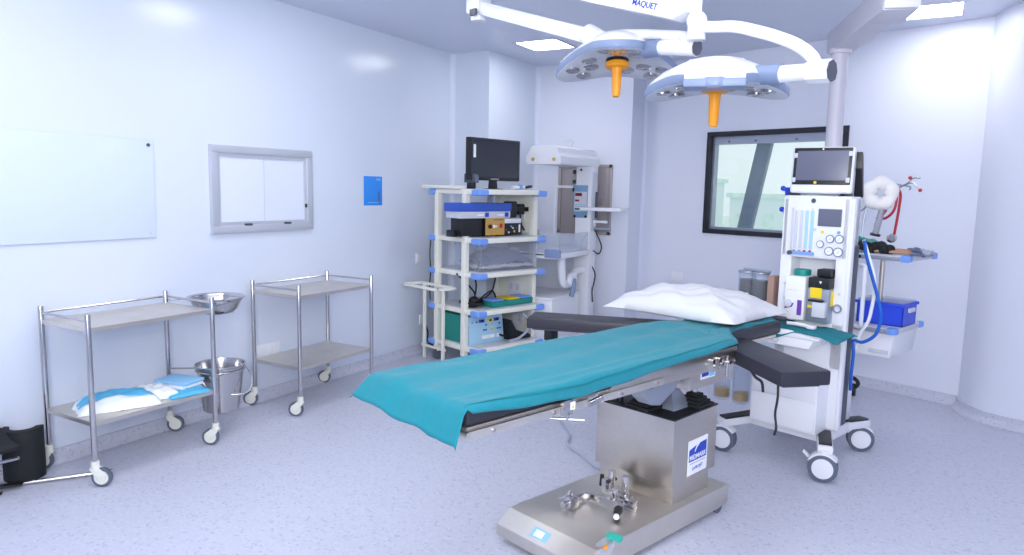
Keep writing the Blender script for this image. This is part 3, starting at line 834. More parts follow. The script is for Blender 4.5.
b.build('joint', M['whiteg'], L2)
arm = MB().prism([(-.08, 2.455), (-.60, 2.622), (-.78, 2.68), (-.78, 2.86), (-.60, 2.80), (-.08, 2.64), (.0, 2.60), (.0, 2.48)], Z-.055, Z+.055, 'y', .014).build('spring_arm', M['whiteg'], L2)
MB().prism([(-.165, 2.50), (-.08, 2.47), (.005, 2.60), (-.03, 2.70), (-.14, 2.70)], Z-.06, Z+.06, 'y', .012).build('collar', M['white'], arm)
sx = Vector((-.115, 0, .0385)).normalized()*-1
lettering('MAQUET', .040, M['ink'], arm, (-.245, Z-.0565, 2.553), (.95, 0, -.315), (.315, 0, .95), bold=.0008)
MB().tube([(-.76, Z, 2.78), (-.86, Z-.1, 2.86), (-.86, Z-.12, HC-.02)], .05, 14).build('spindle', M['whiteg'], L2)
MB().cyl((-.86, Z-.12, HC-.06), (-.86, Z-.12, HC-.001), .13, n=28, bev=.01).build('ceiling_flange', M['whiteg'], L2)
# back lamp (left in the picture)
L1 = thing('surgical_light', 'rear surgical light, left one of the pair, tilted so its lenses show', 'surgical light', (TO[0], TO[1], 0), -17, 'surgical lights')
light_head(L1, (-.615, 1.1, 2.372), -8, 0, 39, 1.10, False)
Z = 1.0
MB().bar((-1.70, Z, 2.80), (-.74, Z, 2.488), .085, .088, .02).build('spring_arm', M['whiteg'], L1)
MB().cyl((-.76, Z, 2.505), (-.70, Z, 2.47), .062, n=24, bev=.008).sphere((-.67, Z, 2.468), .05).build('joint', M['whiteg'], L1)
MB().tube([(-.67, Z, 2.466), (-.557, Z, 2.472), (-.385, Z, 2.452), (-.223, Z, 2.425), (-.10, Z, 2.40), (-.07, Z, 2.36)], .026, 16).build('fork_arm', M['whiteg'], L1)
MB().cyl((-.075, Z, 2.40), (-.07, Z, 2.33), .05, .045, n=20, bev=.006).cyl((-.25, Z, 2.365), (-.03, Z, 2.338), .038, .044, n=20).build('knuckle', M['whiteg'], L1)
MB().cyl((-.03, Z, 2.338), (-.022, Z, 2.337), .04, n=8).build('knuckle_cap', M['dgrey'], L1)
MB().cyl((-.36, Z+.02, 2.372), (-.24, Z, 2.364), .046, .046, n=20).build('swivel', M['grey'], L1)
MB().box(-1.80, -1.66, Z-.06, Z+.06, 2.76, 2.90, .03).cyl((-1.73, Z, 2.72), (-1.73, Z, 2.78), .05, n=20, bev=.006).build('elbow', M['whiteg'], L1)
MB().box(-1.735, -1.675, Z-.075, Z-.055, 2.742, 2.785, .006).build('elbow_cover', M['dgrey'], L1)
MB().cyl((-1.73, Z, 2.88), (-1.73, Z, HC-.04), .045, n=18).cyl((-1.73, Z, HC-.05), (-1.73, Z, HC-.001), .12, n=28, bev=.01).build('ceiling_flange', M['whiteg'], L1)

# ------------------------------------------------------------------ ceiling pendant with shelves behind the anaesthesia machine
P = thing('ceiling_pendant', 'grey ceiling pendant arm with a vertical column and shelves behind the anaesthesia machine', 'pendant', (-.60, 5.45, 0), -17)
arm0, arm1 = Vector((0, 0, 2.60)), Vector((.82, -1.05, 2.70))
MB().bar((-.075, .14, 2.67), (.66, -.86, 2.675), .16, .15, .02).build('arm', M['pendant'], P)
MB().bar((.50, -.60, 2.665), (.68, -.86, 2.683), .185, .15, .02).build('arm_joint', M['pendant'], P)
MB().bar((.505, -.61, 2.702), (.675, -.86, 2.714), .191, .05, .006).build('brake_band', M['bumper'], P)
MB().cyl((.66, -.84, 2.72), (.66, -.84, HC-.03), .085, n=24).cyl((.66, -.84, HC-.06), (.66, -.84, HC-.001), .16, n=28, bev=.01).build('ceiling_flange', M['pendant'], P)
MB().cyl((0, 0, 2.57), (0, 0, 2.61), .072, n=28, bev=.01).build('collar', M['pendant'], P)
MB().cyl((0, 0, .62), (0, 0, 2.60), .054, n=28).build('column', M['pendant'], P)
MB().box(-.09, .09, -.08, .08, .60, 1.35, .02).build('service_head', M['pendant'], P)
# shelves: local frame of the pendant, x to the right
for z, nm, x1, yn in ((1.245, 'upper_shelf', .61, -.18), (.775, 'lower_shelf', .565, -.18)):
    MB().box(.10, x1, yn, .30, z-.035, z, .006).build(nm, M['lgrey'], P)
    MB().bar((.09, yn-.015, z-.02), (x1-.06, yn-.015, z-.02), .012, .025, .003).build('shelf_rail', M['alu'], P)
    for xx in (x1-.085, ):
        MB().box(xx+.03, xx+.09, yn-.02, yn+.04, z-.038, z+.004, .010).build('corner_bumper', M['bumper'], P)
    MB().box(x1-.02, x1+.012, .24, .305, z-.038, z+.004, .010).build('corner_bumper', M['bumper'], P)
    MB().cyl((x1-.30, yn-.03, z-.02), (x1-.30, yn-.018, z-.02), .012, n=12).build('rail_knob', M['black'], P)
MB().prism([(.14, .735), (.55, .735), (.53, .575), (.16, .575)], -.16, .27, 'y', .012).build('drawer', M['white'], P)
MB().box(.40, .52, -.172, -.158, .60, .625, .006).build('drawer_handle', M['lgrey'], P)
MB().cyl((.38, .02, .775), (.38, .02, 1.21), .016, n=16).build('shelf_post', M['steel'], P)
PF = frame((-.60, 5.45, 0), -17)
def on_pendant(name, label, cat, x, y, z, rz=0, group=None):
    o = thing(name, label, cat, (0,0,0), 0, group); o.location = PF @ Vector((x, y, z)); o.rotation_euler = (0, 0, R(-17+rz)); return o
# blue crate
t = on_pendant('storage_crate', 'bright blue plastic crate with a clear rim on the lower pendant shelf', 'crate', .42, .04, .776)
b = MB(); W_, D_, H_ = .145, .12, .15
for (a, c, e, g) in ((-W_, W_, -D_, -D_+.008), (-W_, W_, D_-.008, D_), (-W_, -W_+.008, -D_, D_), (W_-.008, W_, -D_, D_)): b.box(a, c, e, g, .0, H_)
b.box(-W_, W_, -D_, D_, 0, .008); b.box(-W_-.012, W_+.012, -D_-.012, -D_, H_-.02, H_, .003); b.box(-W_-.012, W_+.012, D_, D_+.012, H_-.02, H_, .003)
b.build('body', M['blue'], t)
MB().box(W_+.001, W_+.02, -.05, .05, .09, .12, .008).build('handle', M['lgrey'], t)
MB().box(-W_, W_, -D_, D_, H_+.001, H_+.012, .004).build('lid', M['frost'], t)
# things on the upper shelf
o = MB()
for i in range(7): o.sphere((.0+.028*i-.06, .012*math.sin(i*2.1), .035+.012*math.cos(i*1.7)), .036, (1, 1.1, .95), 12)
o = o.build('face_mask_bundle', M['foam']); o.location = PF @ Vector((.34, -.08, 1.247)); o.rotation_euler = (0, 0, R(-17)); tag(o, 'black rubber mask and harness bundle on the upper pendant shelf', 'mask')
o = MB().grid(lambda u, v: Vector(((u-.5)*.22, .07*math.cos(v*PI), .012+.10*math.sin(v*PI)*(1-.7*u)+.012*nz(u*6, v*5))), 16, 12).build('breathing_bag', M['tealbox'], None, 70, solid=.004)
o.location = PF @ Vector((.29, .03, 1.247)); o.rotation_euler = (0, 0, R(-17)); tag(o, 'teal rubber bag lying behind the black mask on the pendant shelf', 'bag')
for i, (y, lab) in enumerate(((-.10, 'front tan rod with a grey end resting across the pendant shelf'), (-.06, 'middle tan rod with a grey end resting across the pendant shelf'), (-.02, 'rear tan rod with a grey end resting across the pendant shelf'))):
    t = on_pendant('tan_rod', lab, 'rod', .40, y, 1.258+.012*(i % 2)+.004, -3, 'tan rods on the pendant shelf')
    MB().cyl((-.06, 0, 0), (.20, 0, 0), .010, n=12).build('shaft', M['tan'], t)
    MB().cyl((.19, 0, 0), (.30, .0, 0), .016, n=14, bev=.003).build('tip', M['alu'], t)
o = MB().grid(lambda u, v: Vector((.585+.09*u, -.17+.15*v, 1.292-.03*u*u-.06*max(0, u-.75)+.005*nz(u*6, v*6))), 10, 10).build('grey_cloth', M['clothgrey'], None, 60, solid=.006)
o.location = (-.60, 5.45, 0); o.rotation_euler = (0, 0, R(-17)); tag(o, 'grey blue cloth draped over the rod ends at the corner of the pendant shelf', 'cloth')

# hook rail with gauze ring, laryngoscope handle and stethoscope
t = on_pendant('hook_rail', 'thin wire hook rail rising from the pendant shelf behind the white ring', 'hook rail', .0, 0, 0)
MB().tube([(.06, .02, 1.52), (.22, .02, 1.52), (.30, .0, 1.67), (.38, .02, 1.70), (.46, .0, 1.69), (.52, -.02, 1.68), (.52, -.03, 1.66)], .0055, 8).build('wire', M['alu'], t)
MB().tube([(.24, .0, 1.26), (.235, .01, 1.40), (.24, .02, 1.52)], .006, 8).build('wire', M['alu'], t)
b = MB()
b.tube([(.068*math.cos(a*PI/10), 0, .068*math.sin(a*PI/10)) for a in range(20)], lambda k: .043+.006*math.sin(k*31), 12, True, 2)
o = b.build('gauze_ring', M['fluff'], None, 80); o.location = PF @ Vector((.355, -.06, 1.635)); o.rotation_euler = (0, 0, R(12)); tag(o, 'fluffy white gauze ring hanging on the hook rail', 'gauze ring')
t = on_pendant('laryngoscope_handle', 'short chrome tube with a black end hanging below the white ring', 'handle', .355, -.05, 1.36)
MB().cyl((-.012, 0, .012), (.02, 0, .20), .020, n=18).build('tube', M['chrome'], t)
MB().cyl((-.015, 0, -.004), (-.012, 0, .012), .032, n=18, bev=.003).build('end_cap', M['black'], t)
t = on_pendant('stethoscope', 'red stethoscope hanging on the wall side rail right of the white ring', 'stethoscope', -.085, -.02, 0)
MB().tube([(.43, 0, 1.475), (.455, 0, 1.50), (.475, 0, 1.54), (.50, 0, 1.60), (.535, 0, 1.655), (.53, -.005, 1.67)], .0085, 8).build('ear_tube', M['redhose'], t)
MB().tube([(.41, .01, 1.47), (.47, .01, 1.475), (.52, .0, 1.53), (.53, 0, 1.62), (.51, .0, 1.68)], .0085, 8).tube([(.50, 0, 1.70), (.545, .01, 1.64), (.545, .01, 1.54), (.535, .01, 1.42), (.53, .01, 1.37)], .0085, 8).build('tubing', M['redhose'], t)
MB().tube([(.52, 0, 1.67), (.58, 0, 1.70), (.62, 0, 1.735), (.66, 0, 1.735)], .0045, 8).tube([(.52, 0, 1.66), (.57, 0, 1.69), (.62, 0, 1.705), (.655, 0, 1.67)], .0045, 8).build('headset', M['chrome'], t)
for p_ in ((.665, 0, 1.66), (.60, 0, 1.738)): MB().sphere(p_, .012).build('ear_tip', M['red'], t)
MB().cyl((.52, -.012, 1.345), (.52, .012, 1.345), .03, n=20, bev=.004).build('chest_piece', M['chrome'], t)

# ------------------------------------------------------------------ anaesthesia machine
AO = (-.40, 4.28, 0)
AF = frame(AO, -17)
t = t_machine = thing('anaesthesia_machine', 'tall white anaesthesia machine on four castors beside the pillow', 'anaesthesia machine', AO, -17)
def wcaster(x, y, ang):
    a = R(ang); dx, dy = math.cos(a), math.sin(a); sx, sy = -dy, dx; r = .08
    cx, cy = x, y
    f = MB().cyl((cx, cy, .155), (cx, cy, .185), .03, n=16)
    f.lathe([(.085, .0), (.094, .0)], n=2) if False else None
    arc = [(.090*math.cos(R(q)), r+.090*math.sin(R(q))) for q in range(35, 156, 12)]
    inn = [(.083*math.cos(R(q)), r+.083*math.sin(R(q))) for q in range(155, 34, -12)]
    f.prism(arc+inn, -.036, .036, 'y', .003, Matrix(((dx, -dy, 0, cx), (dy, dx, 0, cy), (0, 0, 1, 0), (0, 0, 0, 1))))
    f.bar((cx-dx*.08, cy-dy*.08, .13), (cx-dx*.11, cy-dy*.11, .16), .03, .012, .003)
    c = f.build('caster', M['white'], t)
    for s in (-1, 1):
        w = MB().cyl((cx+sx*s*.010, cy+sy*s*.010, r), (cx+sx*s*.034, cy+sy*s*.034, r), r, n=32, bev=.006); w.build('tyre', M['rubber'], c)
        w = MB().cyl((cx+sx*s*.012, cy+sy*s*.012, r), (cx+sx*s*.0385, cy+sy*s*.0385, r), r*.73, n=28, bev=.004); w.build('wheel_disc', M['whiteg'], c)
wcaster(.0, .0, 18); wcaster(-.06, .68, 30); wcaster(-.635, .0, 10); wcaster(-.56, .68, 0)
def foot(p0, p1):
    p0, p1 = Vector(p0), Vector(p1)
    f = MB().bar((*p0[:2], .20), (*p1[:2], .185), .085, .05, .014).build('base_leg', M['whiteg'], t)
    q = p0.lerp(p1, .12); MB().bar((*q[:2], .229), (*p1.lerp(p0, .05)[:2], .214), .07, .014, .004).build('foot_cover', M['black'], f)
foot((-.10, .22, 0), (.01, -.01, 0)); foot((-.12, .42, 0), (-.045, .70, 0)); foot((-.52, .25, 0), (-.65, -.02, 0)); foot((-.5, .42, 0), (-.57, .70, 0))
# the right rear leg of the photo reaches sideways
MB().box(-.54, -.06, .16, .62, .16, .225, .01).build('base_frame', M['whiteg'], t)
# lower cabinet
cab = MB().box(-.50, -.085, .06, .56, .225, .60, .012).build('drawer_unit', M['whiteg'], t)
MB().box(-.492, -.095, .05, .062, .24, .415, .006).build('drawer_front', M['whiteg'], cab)
MB().box(-.492, -.095, .05, .062, .422, .59, .006).build('drawer_front', M['whiteg'], cab)
# body frame around an open bay
b = MB()
b.box(-.435, -.365, .20, .34, .24, 1.60, .008); b.box(-.10, -.035, .20, .34, .24, 1.60, .008)
b.box(-.435, -.035, .20, .34, 1.245, 1.612, .01); b.box(-.435, -.035, .20, .34, .60, .875, .008)
b.box(-.41, -.16, .325, .52, .24, 1.55, .01)
b.build('body', M['whiteg'], t)
MB().box(-.036, -.022, .25, .33, .26, 1.33, .004).build('side_trim', M['dgrey'], t)
MB().box(-.036, -.016, .202, .245, .24, 1.60, .006).build('side_edge', M['whiteg'], t)
pn = MB().box(-.405, -.065, .192, .201, 1.255, 1.60, .006).build('front_panel', M['whiteg'], t)
for i in range(4):
    x = -.345+.032*i
    MB().box(x-.009, x+.009, .186, .193, 1.30, 1.525, .002).build('flow_tube', M['panelblue'] if i in (2, 3) else M['lgrey'], pn)
    MB().cyl((x, .185, 1.283), (x, .178, 1.283), .008, n=12).build('flow_knob', M['red'] if i > 1 else M['alu'], pn)
MB().box(-.376, -.362, .187, .193, 1.285, 1.54, .002).box(-.252, -.243, .187, .193, 1.285, 1.54, .002).build('flow_frame', M['lgrey'], pn)
MB().box(-.215, -.08, .186, .193, 1.437, 1.538, .003).build('display', M['screen2'], pn)
for x, z, r in ((-.192, 1.332, .022), (-.136, 1.366, .024), (-.083, 1.368, .025), (-.138, 1.295, .026), (-.085, 1.292, .028)):
    g = MB().lathe([(0, 0), (r, 0), (r, .008), (r*.86, .012), (r*.8, .007), (0, .007)], n=24, mtx=Matrix.Translation((x, .192, z)) @ Matrix.Rotation(R(90), 4, 'X')).build('gauge', M['grey'], pn)
    MB().cyl((x, .1845, z), (x, .1835, z), r*.78, n=24).build('gauge_dial', M['paper'], g)
    MB().bar((x-.008, .1825, z-.008), (x+.008, .1825, z+.008), .0025, .001).build('needle', M['ink2'], g)
MB().box(-.355, -.225, .176, .193, 1.262, 1.281, .004).build('flow_rail', M['bumper'], pn)
MB().cyl((-.37, .193, 1.27), (-.37, .17, 1.27), .013, n=14).build('oxygen_knob', M['dgrey'], pn)
for x, z, c in ((-.23, 1.415, 'lgrey'), (-.185, 1.405, 'yellow'), (-.09, 1.405, 'bumper')): MB().cyl((x, .192, z), (x, .186, z), .009, n=12).build('button', M[c], pn)
MB().cyl((-.25, .199, 1.583), (-.25, .190, 1.583), .014, n=18).build('emblem', M['dgrey'], t)
for x, z in ((-.395, 1.08), (-.39, .99), (-.065, 1.05)): MB().cyl((x, .202, z), (x, .195, z), .008, n=12).build('fastener', M['lgrey'], t)
MB().lathe([(.018, 0), (.026, 0), (.026, .01), (.018, .01)], n=22, mtx=Matrix.Translation((-.068, .20, .965)) @ Matrix.Rotation(R(90), 4, 'X'), closed=True).build('outlet_ring', M['alu'], t)
# handle rail on the right side
MB().tube([(.0, .30, 1.22), (.035, .28, 1.215), (.045, .26, 1.17), (.045, .26, .92), (.035, .28, .87), (.0, .30, .865)], .012, 10).build('side_handle', M['lgrey'], t)
# work tray
tr = MB().box(-.47, -.055, -.04, .22, .80, .84, .012).build('work_tray', M['whiteg'], t)
MB().prism([(-.44, .80), (-.09, .80), (-.12, .745), (-.41, .745)], -.03, .22, 'y', .008).build('tray_drawer', M['whiteg'], tr)
MB().lathe([(.016, 0), (.022, 0), (.022, .004), (.016, .004)], n=20, mtx=Matrix.Translation((-.32, -.032, .775)) @ Matrix.Rotation(R(90), 4, 'X'), closed=True).build('tray_emblem', M['lgrey'], tr)
# gas valves at the left side
for i, (z, y) in enumerate(((1.655, .5), (1.52, .5))):
    v = MB().cyl((-.43, y, z-.03), (-.56, y, z-.03), .008, n=10).build('gas_valve', M['alu'], t)
    MB().cyl((-.565, y, z), (-.565, y, z-.05), .02, .012, n=12).cyl((-.595, y, z-.005), (-.535, y, z-.005), .012, n=10).sphere((-.595, y, z), .017).sphere((-.535, y, z), .017).build('valve_knob', M['blue'], v)
for (y, z) in ((.56, 1.2), ): MB().cyl((-.475, y-.1, .9), (-.475, y-.1, 1.40), .035, n=16, bev=.012).build('gas_canister', M['brown'], t)
MB().tube([(-.45, .5, 1.76), (-.475, .5, 1.73), (-.455, .5, 1.69), (-.48, .5, 1.65), (-.44, .5, 1.60)], .006, 8).build('coiled_lead', M['lgrey'], t)
# left side absorber canisters
ab = MB().box(-.80, -.60, .27, .43, .90, .92, .006).build('absorber_base', M['lgrey'], t)
for x in (-.725, -.635):
    j = MB().lathe([(.052, .0), (.056, .0), (.056, .17), (.052, .17)], (x, .35, .93), 24, closed=True).build('canister', M['clear'], ab)
    MB().cyl((x, .35, .93), (x, .35, 1.06), .047, n=20).build('granules', M['screen'], j)
    MB().cyl((x, .35, 1.10), (x, .35, 1.115), .06, n=24, bev=.003).build('canister_lid', M['alu'], j)
MB().box(-.56, -.515, .30, .40, .88, 1.10, .008).build('absorber_bracket', M['brown'], ab)
MB().bar((-.62, .35, .89), (-.42, .35, .89), .03, .02, .003).build('absorber_arm', M['alu'], ab)
MB().cyl((-.72, .30, 1.115), (-.72, .30, 1.135), .010, n=10).bar((-.72, .3, 1.13), (-.55, .32, 1.125), .016, .014, .003).build('absorber_lever', M['alu'], ab)
for x in (-.70, -.69, ): MB().cyl((x, .295, .97), (x, .29, .97), .006).build('spot', M['paper'], ab)
# two vaporizers in the bay
def vap(x, w, label):
    v = thing('vaporizer', label, 'vaporizer', (0,0,0)); v.location = AF @ Vector((x, .225, .876)); v.rotation_euler = (0, 0, R(-17)); v['group'] = 'vaporizers in the machine bay'; return v
v = vap(-.30, .13, 'white vaporizer with a teal cap and purple labels, left in the machine bay')
MB().box(-.06, .062, -.09, .10, .0, .26, .008).build('body', M['whiteg'], v)
MB().cyl((0, 0, .26), (0, 0, .297), .048, n=28, bev=.006).build('dial', M['tealbox'], v)
MB().cyl((-.035, -.10, .095), (-.035, -.085, .095), .024, n=20, bev=.003).build('filler', M['lgrey'], v)
MB().prism([(-.056, .06), (-.01, .075), (.0, .10), (-.05, .085)], -.0935, -.090, 'y').build('label', M['purple'], v)
MB().box(.022, .048, -.0935, -.09, .03, .12).build('label', M['purple'], v)
MB().box(-.045, .02, -.092, -.09, .175, .179).build('marking', M['lgrey'], v)
v = vap(-.16, .12, 'black topped steel vaporizer with yellow labels, right in the machine bay')
MB().box(-.062, .062, -.09, .10, .0, .20, .006).build('body', M['alu'], v)
MB().box(-.062, .062, -.092, .10, .20, .265, .008).build('head', M['black'], v)
MB().cyl((.01, 0, .265), (.01, 0, .305), .05, n=24, bev=.006).box(-.03, .055, -.06, .03, .27, .312, .008).build('dial', M['black'], v)
MB().box(-.045, .022, -.0935, -.09, .145, .205).build('label', M['yellow'], v)
MB().box(-.056, -.018, -.0935, -.09, .085, .10).build('label', M['yellow'], v)
MB().box(.0625, .064, -.06, .0, .10, .19).build('label', M['yellow'], v)
MB().box(-.02, .058, -.118, -.085, .035, .125, .008).build('filler_block', M['lgrey'], v)
MB().box(-.045, .04, -.12, -.085, .125, .138, .004).build('filler_clamp', M['black'], v)
MB().prism([(.004, .245), (.02, .245), (.012, .228)], -.0945, -.092, 'y').build('pointer', M['paper'], v)
# monitor on top
m_ = thing('patient_monitor', 'white framed monitor with a grey screen on top of the anaesthesia machine', 'monitor'); m_.location = AF @ Vector((-.245, .26, 1.613)); m_.rotation_euler = (0, 0, R(-3))
tl = Matrix.Rotation(R(-6), 4, 'X')
MB().box(-.172, .172, -.02, .09, .012, .288, .022, tl, 3).build('case', M['whiteg'], m_)
sc = MB().box(-.16, .16, -.0235, -.018, .062, .28, .010, tl).build('bezel', M['black'], m_)
MB().box(-.143, .143, -.026, -.022, .088, .262, .002, tl).build('screen', M['screen2'], m_)
for x, z in ((-.15, .235), (.15, .245), (-.152, .09), (.145, .09)): MB().box(x-.010, x+.010, -.0275, -.0235, z-.014, z+.014, .002, tl).build('tape_tab', M['lgrey'], m_)
MB().cyl(tl @ Vector((0, -.024, .271)), tl @ Vector((0, -.027, .271)), .005, n=10).build('indicator', M['paper'], m_)
MB().cyl(tl @ Vector((-.03, -.024, .075)), tl @ Vector((-.03, -.028, .075)), .0085, n=14).build('warning_mark', M['yellow'], m_)
MB().cyl(tl @ Vector((.125, -.02, .035)), tl @ Vector((.125, -.034, .035)), .016, n=20, bev=.003).build('control_knob', M['white'], m_)
for x in (-.15, .14): MB().box(x-.03, x+.03, -.01, .07, 0, .016, .004).build('foot', M['black'], m_)
MB().prism([(.07, .26), (.10, .24), (.24, .0), (.20, -.01), (.06, .16)], .155, .205, 'x', .006).build('side_bracket', M['black'], m_)
# cloth on the work tray
def tcloth(u, v):
    x = -.43+.50*u; y = -.055+.24*v+.03*math.sin(u*4)
    over = max(0, x+.06); fo = max(0, -.04-(y)) 
    z = .8455+.003*nz(x*30, y*30)-.30*over*(.6 if v > .3 else .9)*min(1, over/.05)*.6
    front = max(0, .06-v)/.06
    z -= front*(.01+.055*max(0, math.sin(u*5.2+.6))**2)
    y -= front*.02
    return Vector((x, y, z))
o = MB().grid(tcloth, 44, 30).build('tray_cloth', M['teal2'], None, 70, solid=.003)
o.location = AO; o.rotation_euler = (0, 0, R(-17)); tag(o, 'small teal cloth laid over the work tray of the anaesthesia machine', 'cloth')
t2 = thing('tube_connector', 'small white tube piece lying on the teal tray cloth', 'tube'); t2.location = AF @ Vector((-.215, .05, .852)); t2.rotation_euler = (0, 0, R(-22))
MB().tube([(-.08, 0, .012), (-.02, .004, .014), (.07, 0, .012)], .011, 10).box(.05, .095, -.018, .018, 0, .022, .006).build('tube', M['whiteg'], t2)
t2 = thing('connector_tube', 'grey connector tube with a metal tip at the left of the tray cloth', 'connector'); t2.location = AF @ Vector((-.39, .10, .852)); t2.rotation_euler = (0, 0, R(-12))
MB().cyl((-.10, 0, .022), (.06, .01, .022), .02, .014, n=14).build('tube', M['dgrey'], t2)
MB().cyl((.06, .01, .022), (.12, .0, .022), .009, n=10).build('tip', M['chrome'], t2)
MB().cyl((-.16, -.0, .024), (-.10, 0, .022), .017, n=12).build('cuff', M['tan'], t2)
# hoses on the right side
def aline(pts): return [AF @ Vector(p) for p in pts]
tag(MB().tube(aline([(-.005, .345, 1.36), (.02, .33, 1.27), (.07, .31, 1.15), (.115, .30, 1.03), (.135, .30, .93), (.115, .30, .83), (.05, .295, .775), (-.005, .30, .775), (.0, .305, .70), (-.005, .31, .56), (-.01, .33, .47)]), .0095, 10).build('gas_hose', M['bluehose']), 'blue gas hose looping down the right side of the anaesthesia machine', 'hose')
tag(MB().tube(aline([(-.02, .375, 1.36), (.02, .36, 1.27), (.06, .355, 1.16), (.07, .35, 1.06), (.065, .35, .98), (.05, .35, .89), (.01, .35, .81), (-.01, .36, .72)]), .010, 10).build('gas_hose', M['whitehose']), 'white gas hose hanging behind the blue one on the anaesthesia machine', 'hose')
# black castor of a stand behind
t2 = thing('stand_base', 'black castor and foot of a stand half hidden behind the anaesthesia machine', 'stand'); t2.location = (-.405, 6.33, 0)
MB().cyl((-.015, -.02, .05), (.015, -.02, .05), .05, n=24, bev=.006).build('wheel', M['black'], t2)
MB().tube([(.0, -.02, .06), (.03, -.06, .11), (.0, -.02, .14), (-.1, .05, .15)], .016, 10).build('fork', M['black'], t2)
MB().bar((-.05, .02, .15), (-.45, .1, .15), .05, .03, .006).cyl((-.45, .1, .0), (-.45, .1, .15), .03, n=16).build('foot', M['black'], t2)

# clear suction jars on the left side of the machine
AM = t_machine
br = MB().box(-.90, -.44, .36, .39, .50, .54, .004).build('jar_bracket', M['alu'], AM)
for i, x in enumerate((-.83, -.69)):
    j = MB().lathe([(0, .0), (.05, .0), (.055, .01), (.06, .30), (.054, .32), (.05, .31), (.05, .015), (0, .012)], (x, .29, .24), 24).build('suction_jar', M['clear'], br)
    MB().cyl((x, .29, .565), (x, .29, .59), .062, n=24, bev=.004).build('jar_lid', M['yellow'] if i else M['lgrey'], j)
    MB().tube([(x, .29, .58), (x+.02, .30, .60), (x-.03, .33, .66), (x+.05, .36, .72)], .010, 8).build('jar_tubing', M['frost'], j)
    MB().cyl((x, .29, .256), (x, .29, .31), .047, n=20).build('fluid', M['gold'], j)

# ------------------------------------------------------------------ equipment cart by the left corner
CO = (-3.57, 5.30, 0); CF = frame(CO, -17)
t = thing('equipment_cart', 'tall cream five shelf equipment cart with blue corner bumpers', 'cart', CO, -17)
x0, x1, y0, y1 = -.47, .25, -.02, .79
PST = [(-.365, .0), (.035, .0), (-.385, .765), (.12, .765)]
for x, y in PST: MB().box(x-.027, x+.027, y-.025, y+.025, .10, 1.585, .006).build('post', M['cream'], t)
SZ = [1.605, 1.178, .872, .535, .195]
for i, z in enumerate(SZ):
    s = MB().box(x0, x1, y0, y1, z-.045, z, .012).build('shelf', M['cream'], t)
    MB().box(x0+.03, x1-.03, y0+.03, y1-.03, z, z+.003).build('shelf_liner', M['lgrey'], s)
    for (cx, cy, fx, fy) in ((x0, y0, -1, -1), (x1, y0, 1, -1), (x0, y1, -1, 1), (x1, y1, 1, 1)):
        bx = MB(); xa, xb = (cx-.012, cx+.10) if fx < 0 else (cx-.11, cx+.014)
        ya, yb = (cy-.012, cy+.10) if fy < 0 else (cy-.10, cy+.012)
        bx.box(xa, xb, ya, yb, z-.056, z-.001, .02, seg=3).build('corner_bumper', M['bumper'], t)
MB().box(-.56, .0, -.05, .03, 1.606, 1.635, .006).build('top_handle', M['cream'], t)
ep = MB().box(-.36, .098, .765, .778, .22, 1.56, .004).build('rear_panel', M['cream'], t)
for x, z, w, h in ((-.06, 1.38, .06, .055), (-.12, .66, .10, .065), (-.08, .36, .09, .06)):
    so = MB().box(x-w, x+w, .755, .766, z-h, z+h, .004).build('socket_plate', M['whiteg'], ep)
    for k in (-1, 1): MB().box(x+k*w*.45-.018, x+k*w*.45+.018, .752, .756, z-.03, z+.03, .003).build('switch', M['lgrey'], so)
for x, y in PST:
    c = MB().cyl((x-.012, y, .05), (x+.012, y, .05), .05, n=22, bev=.005).build('caster', M['rubber'], t)
    MB().cyl((x, y, .08), (x, y, .11), .02, n=12).build('caster_stem', M['creamp'], c)
# bottle holder frame at the left end
h = MB()
h.box(-.62, -.26, -.26, -.06, .705, .727, .006)
hh = MB()
for (a, b_, c, d) in ((-.58, -.04, -.25, -.225), (-.58, -.04, -.055, -.03), (-.58, -.555, -.25, -.03), (-.065, -.04, -.25, -.03)): hh.box(a, b_, c, d, .70, .725, .004)
hb = hh.build('holder_frame', M['cream'], t)
h.b.free()
for x, y in ((-.49, -.06), (-.15, -.10)): MB().box(x-.013, x+.013, y-.013, y+.013, .0, .705, .004).build('holder_leg', M['cream'], hb)
MB().box(-.50, -.14, -.09, -.07, .12, .14, .004).build('holder_base', M['cream'], hb)

def on_cart(name, label, cat, x, y, z, rz=0, group=None):
    o = thing(name, label, cat, (0,0,0), 0, group); o.location = CF @ Vector((x, y, z)); o.rotation_euler = (0, 0, R(-17+rz)); return o
# objects' fronts face local +x (towards the room)
v = on_cart('display_monitor', 'black flat screen monitor standing on top of the cream cart', 'monitor', -.0, .355, 1.600, 5)
MB().box(-.03, .02, -.335, .335, .085, .462, .008).build('case', M['black'], v)
MB().box(.0195, .0225, -.318, .318, .115, .446).build('screen', M['screen'], v)
MB().box(.0225, .0235, -.288, -.258, .285, .40).build('sticker', M['paper'], v)
MB().box(.0203, .0215, -.06, .05, .094, .106).build('maker_mark', M['alu'], v)
MB().prism([(-.045, .09), (-.055, .012), (.055, .012), (.045, .09)], -.02, .0, 'x', .004).build('stand_neck', M['black'], v)
MB().lathe([(0, 0), (.125, 0), (.13, .006), (.06, .016), (0, .018)], n=32).build('stand_foot', M['black'], v)
v = on_cart('small_speaker', 'small dark grey cube speaker left of the monitor on the cart', 'speaker', -.0, .09, 1.608, 20)
MB().box(-.05, .05, -.045, .045, .055, .135, .006).build('case', M['dgrey'], v); MB().box(.05, .054, -.036, .036, .065, .125).build('grille', M['screen2'], v); MB().box(-.03, .03, -.03, .03, 0, .056, .004).build('foot', M['black'], v)
v = on_cart('camera_head', 'white hand piece with a black lead lying on the cart top right of the monitor', 'hand piece', .06, .62, 1.609)
MB().cyl((0, -.09, .02), (.01, .06, .02), .018, .014, n=16).build('grip', M['whiteg'], v)
